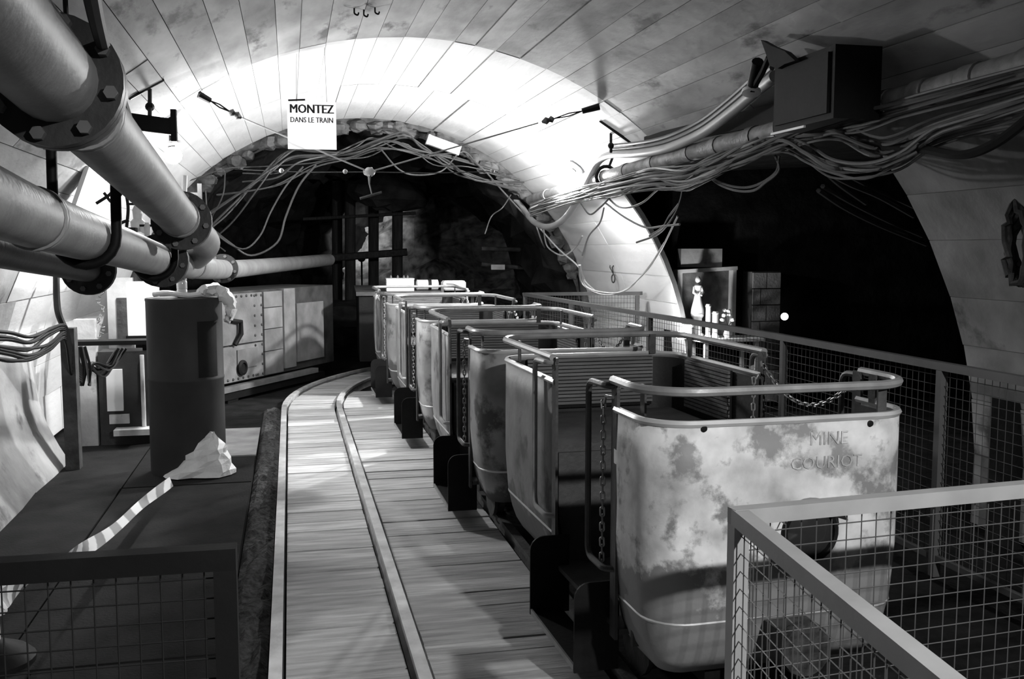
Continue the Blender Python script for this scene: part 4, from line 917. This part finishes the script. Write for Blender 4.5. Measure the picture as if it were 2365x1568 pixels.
part('pedestal', MB().lathe([(0.075, 0), (0.075, 0.03), (0.05, 0.05), (0.05, 0.2), (0.07, 0.23), (0.07, 0.25)], 16), 'plaster', t, smooth=True)
fig = MB(); fig.lathe([(0.075, 0.25), (0.07, 0.30), (0.045, 0.40), (0.032, 0.46), (0.044, 0.53), (0.045, 0.555), (0.016, 0.575), (0.017, 0.585), (0.028, 0.605), (0.03, 0.625), (0.02, 0.65), (0.006, 0.658)], 18, (0, 0, 0), None, 1, 0.8)
part('figure', fig, 'plaster', t, smooth=True); part('sleeve', MB().tube([(-0.04, 0, 0.54), (-0.055, -0.02, 0.48), (-0.02, -0.05, 0.45)], [0.016, 0.015, 0.01], 8), 'plaster', t, smooth=True); part('sleeve', MB().tube([(0.04, 0, 0.54), (0.055, -0.02, 0.48), (0.02, -0.05, 0.45)], [0.016, 0.015, 0.01], 8), 'plaster', t, smooth=True)
for lab, x, hh, r in (('tall white candle beside the statuette', 1634, 0.36, 0.026), ('thick white candle with a melted top in the shrine', 1650, 0.28, 0.034)):
    q = on_table(x, 720); t = thing('candle', lab, 'candle', (q.x, 9.70, ztab), 0)
    part('wax', MB().lathe([(r * 1.3, 0), (r * 1.3, 0.02), (r, 0.03), (r, hh * 0.9), (r * 1.25, hh * 0.93), (r * 0.9, hh), (0.005, hh - 0.01)], 14), 'plaster', t, smooth=True); part('wick', MB().cyl((0, 0, hh - 0.01), (0.004, 0, hh + 0.02), 0.003, 6), 'black_steel', t)
q = on_table(1584, 740); t = thing('glass_jar', 'low pale jar with a lid on the altar table, beside the niche jamb', 'jar', (q.x, 9.66, ztab), 0)
part('jar', MB().lathe([(0.045, 0), (0.05, 0.01), (0.05, 0.10), (0.04, 0.12)], 16), 'clear_plastic', t, smooth=True); part('lid', MB().lathe([(0.06, 0.12), (0.06, 0.15), (0.05, 0.155)], 16), 'white_plastic', t, smooth=True)
q = on_table(1675, 745); t = thing('flower_vase', 'small vase of pale flowers at the end of the altar table', 'vase', (q.x, 9.66, ztab), 0)
part('vase', MB().lathe([(0.03, 0), (0.045, 0.03), (0.035, 0.08), (0.025, 0.10), (0.03, 0.12)], 14), 'pale_metal', t, smooth=True)
for k in range(7):
    a = 2 * PI * k / 7; e = Vector((0.06 * math.cos(a), 0.05 * math.sin(a), 0.19 + 0.05 * (k % 3)))
    f = part('stem', MB().tube([(0, 0, 0.11), e], 0.003, 5), 'timber', t); part('blossom', MB().ball(e, 0.026, 8, 6, (1, 1, 0.7), 0.2), 'plaster', t, sub=f)
q = KY(1600, 768, 9.4); lamp_p = Vector((q.x - 0.06, 9.42, 0.86))
t = thing('votive_lamp', 'small glowing lamp at the foot of the shrine behind the railing', 'lamp', (lamp_p.x, 9.58, ztab), 0)
part('bulb', MB().ball((0, 0, 0.06), 0.03, 12, 7), 'bulb', t, smooth=True); part('base', MB().lathe([(0.05, 0), (0.05, 0.015), (0.02, 0.03)], 14), 'pale_metal', t, smooth=True)
lamp_light('votive_lamp_light', 'POINT', (lamp_p.x, 9.52, ztab + 0.07), P_SHRINE, size=0.04)
# far lamp in the gallery
q = KY(1812, 731, 9.9); t = thing('signal_lamp', 'single small round light in the dark side gallery', 'lamp', q, 0)
part('bulb', MB().ball(q, 0.042, 14, 8), 'bulb_small', t, True, True); part('holder', MB().cyl(q + Vector((0, 0.03, 0)), q + Vector((0, 0.2, 0)), 0.03, 10), 'black_steel', t, True)
# anchor on the bright wall
q = KV(1420, 632, 0.01); t = thing('wall_anchor', 'twisted wire anchor on the bright wall beside the portal', 'anchor', q, 0)
part('ring', MB().tube([q + Vector((-0.02, 0.06 * math.cos(2 * PI * i / 14), 0.05 * math.sin(2 * PI * i / 14) - 0.06)) for i in range(14)], 0.009, 6, closed=True), 'iron_rust', t, True, True)
for s in (-1, 1): part('wire_end', MB().tube([q + Vector((-0.02, 0, 0)), q + Vector((-0.05, s * 0.05, 0.08)), q + Vector((-0.03, s * 0.08, 0.12))], 0.007, 6), 'iron_rust', t, True)

# ================================================================== FAR END OF THE TUNNEL
for k, x in enumerate((776, 806, 860, 915)):
    q = KY(x, 574, 19.5 - 0.6 * (k % 2)); solo('timber_prop', MB().tube([(q.x, q.y, -0.06), (q.x + 0.04, q.y, 3.0)], 0.105, 10), 'timber', 'dark upright timber prop far inside the rock tunnel', 'prop', 'props at the far end')
for k, (y, x0, x1) in enumerate(((590, 760, 940), (500, 700, 960))):
    a, b = KY(x0, y + 6, 18.7), KY(x1, y - 8, 18.7); solo('timber_beam', MB().tube([a, b], 0.07 if k == 0 else 0.03, 8), 'timber', ('dark level timber beam tied across the far props', 'thin dark pole tied high across the far props')[k], 'beam')
for lab, pp, rr in (('dark heap of broken rock before the far props', (790, 700), 0.75), ('hanging lump of dark rock above the far props', (905, 445), 0.55)):
    q = KY(pp[0], pp[1], 18.2); solo('rock_heap', MB().ball((q.x, q.y, q.z if pp[1] < 600 else 0.3), rr, 12, 8, (1.3, 0.7, 0.6), 0.2), 'rock', lab, 'rock', smooth=False)
fl = KY(835, 590, 21.5); t = thing('work_lamp', 'small work lamp hidden behind the far timber props', 'lamp', (fl.x, 21.5, -0.06), 0)
part('stand', MB().cyl((0, 0, 0), (0, 0, 1.5), 0.02, 8), 'black_steel', t); part('head', MB().lathe([(0.03, -0.06), (0.09, 0.02), (0.09, 0.04)], 14, (0, 0, 1.55), (0, 1, 0.2)), 'black_steel', t, smooth=True)
lamp_light('work_lamp_light', 'SPOT', (fl.x, 21.62, 1.57), P_FAR, size=0.05, cone=1.3, blend=0.8, aim=KY(800, 515, 24.2))
for pts, lab in (([(1112, 574), (1180, 576), (1240, 578)], 'thin pipe on the right rock wall beyond the portal'), ([(1112, 610), (1200, 618), (1290, 617)], 'thin lower pipe with a small plate on the right rock wall')):
    solo('wall_pipe', MB().tube([KY(x, y, 15.2) for x, y in pts], 0.035, 8), 'iron_rust', lab, 'pipe')
solo('wall_tag', MB().box(KY(1150, 617, 15.05), (0.22, 0.02, 0.08)), 'pale_metal', 'small pale tag hung on the thin lower pipe', 'tag')
for o in scn.objects:      # sanity: parts never carry a category
    if o.parent is not None and 'category' in o.keys(): del o['category']
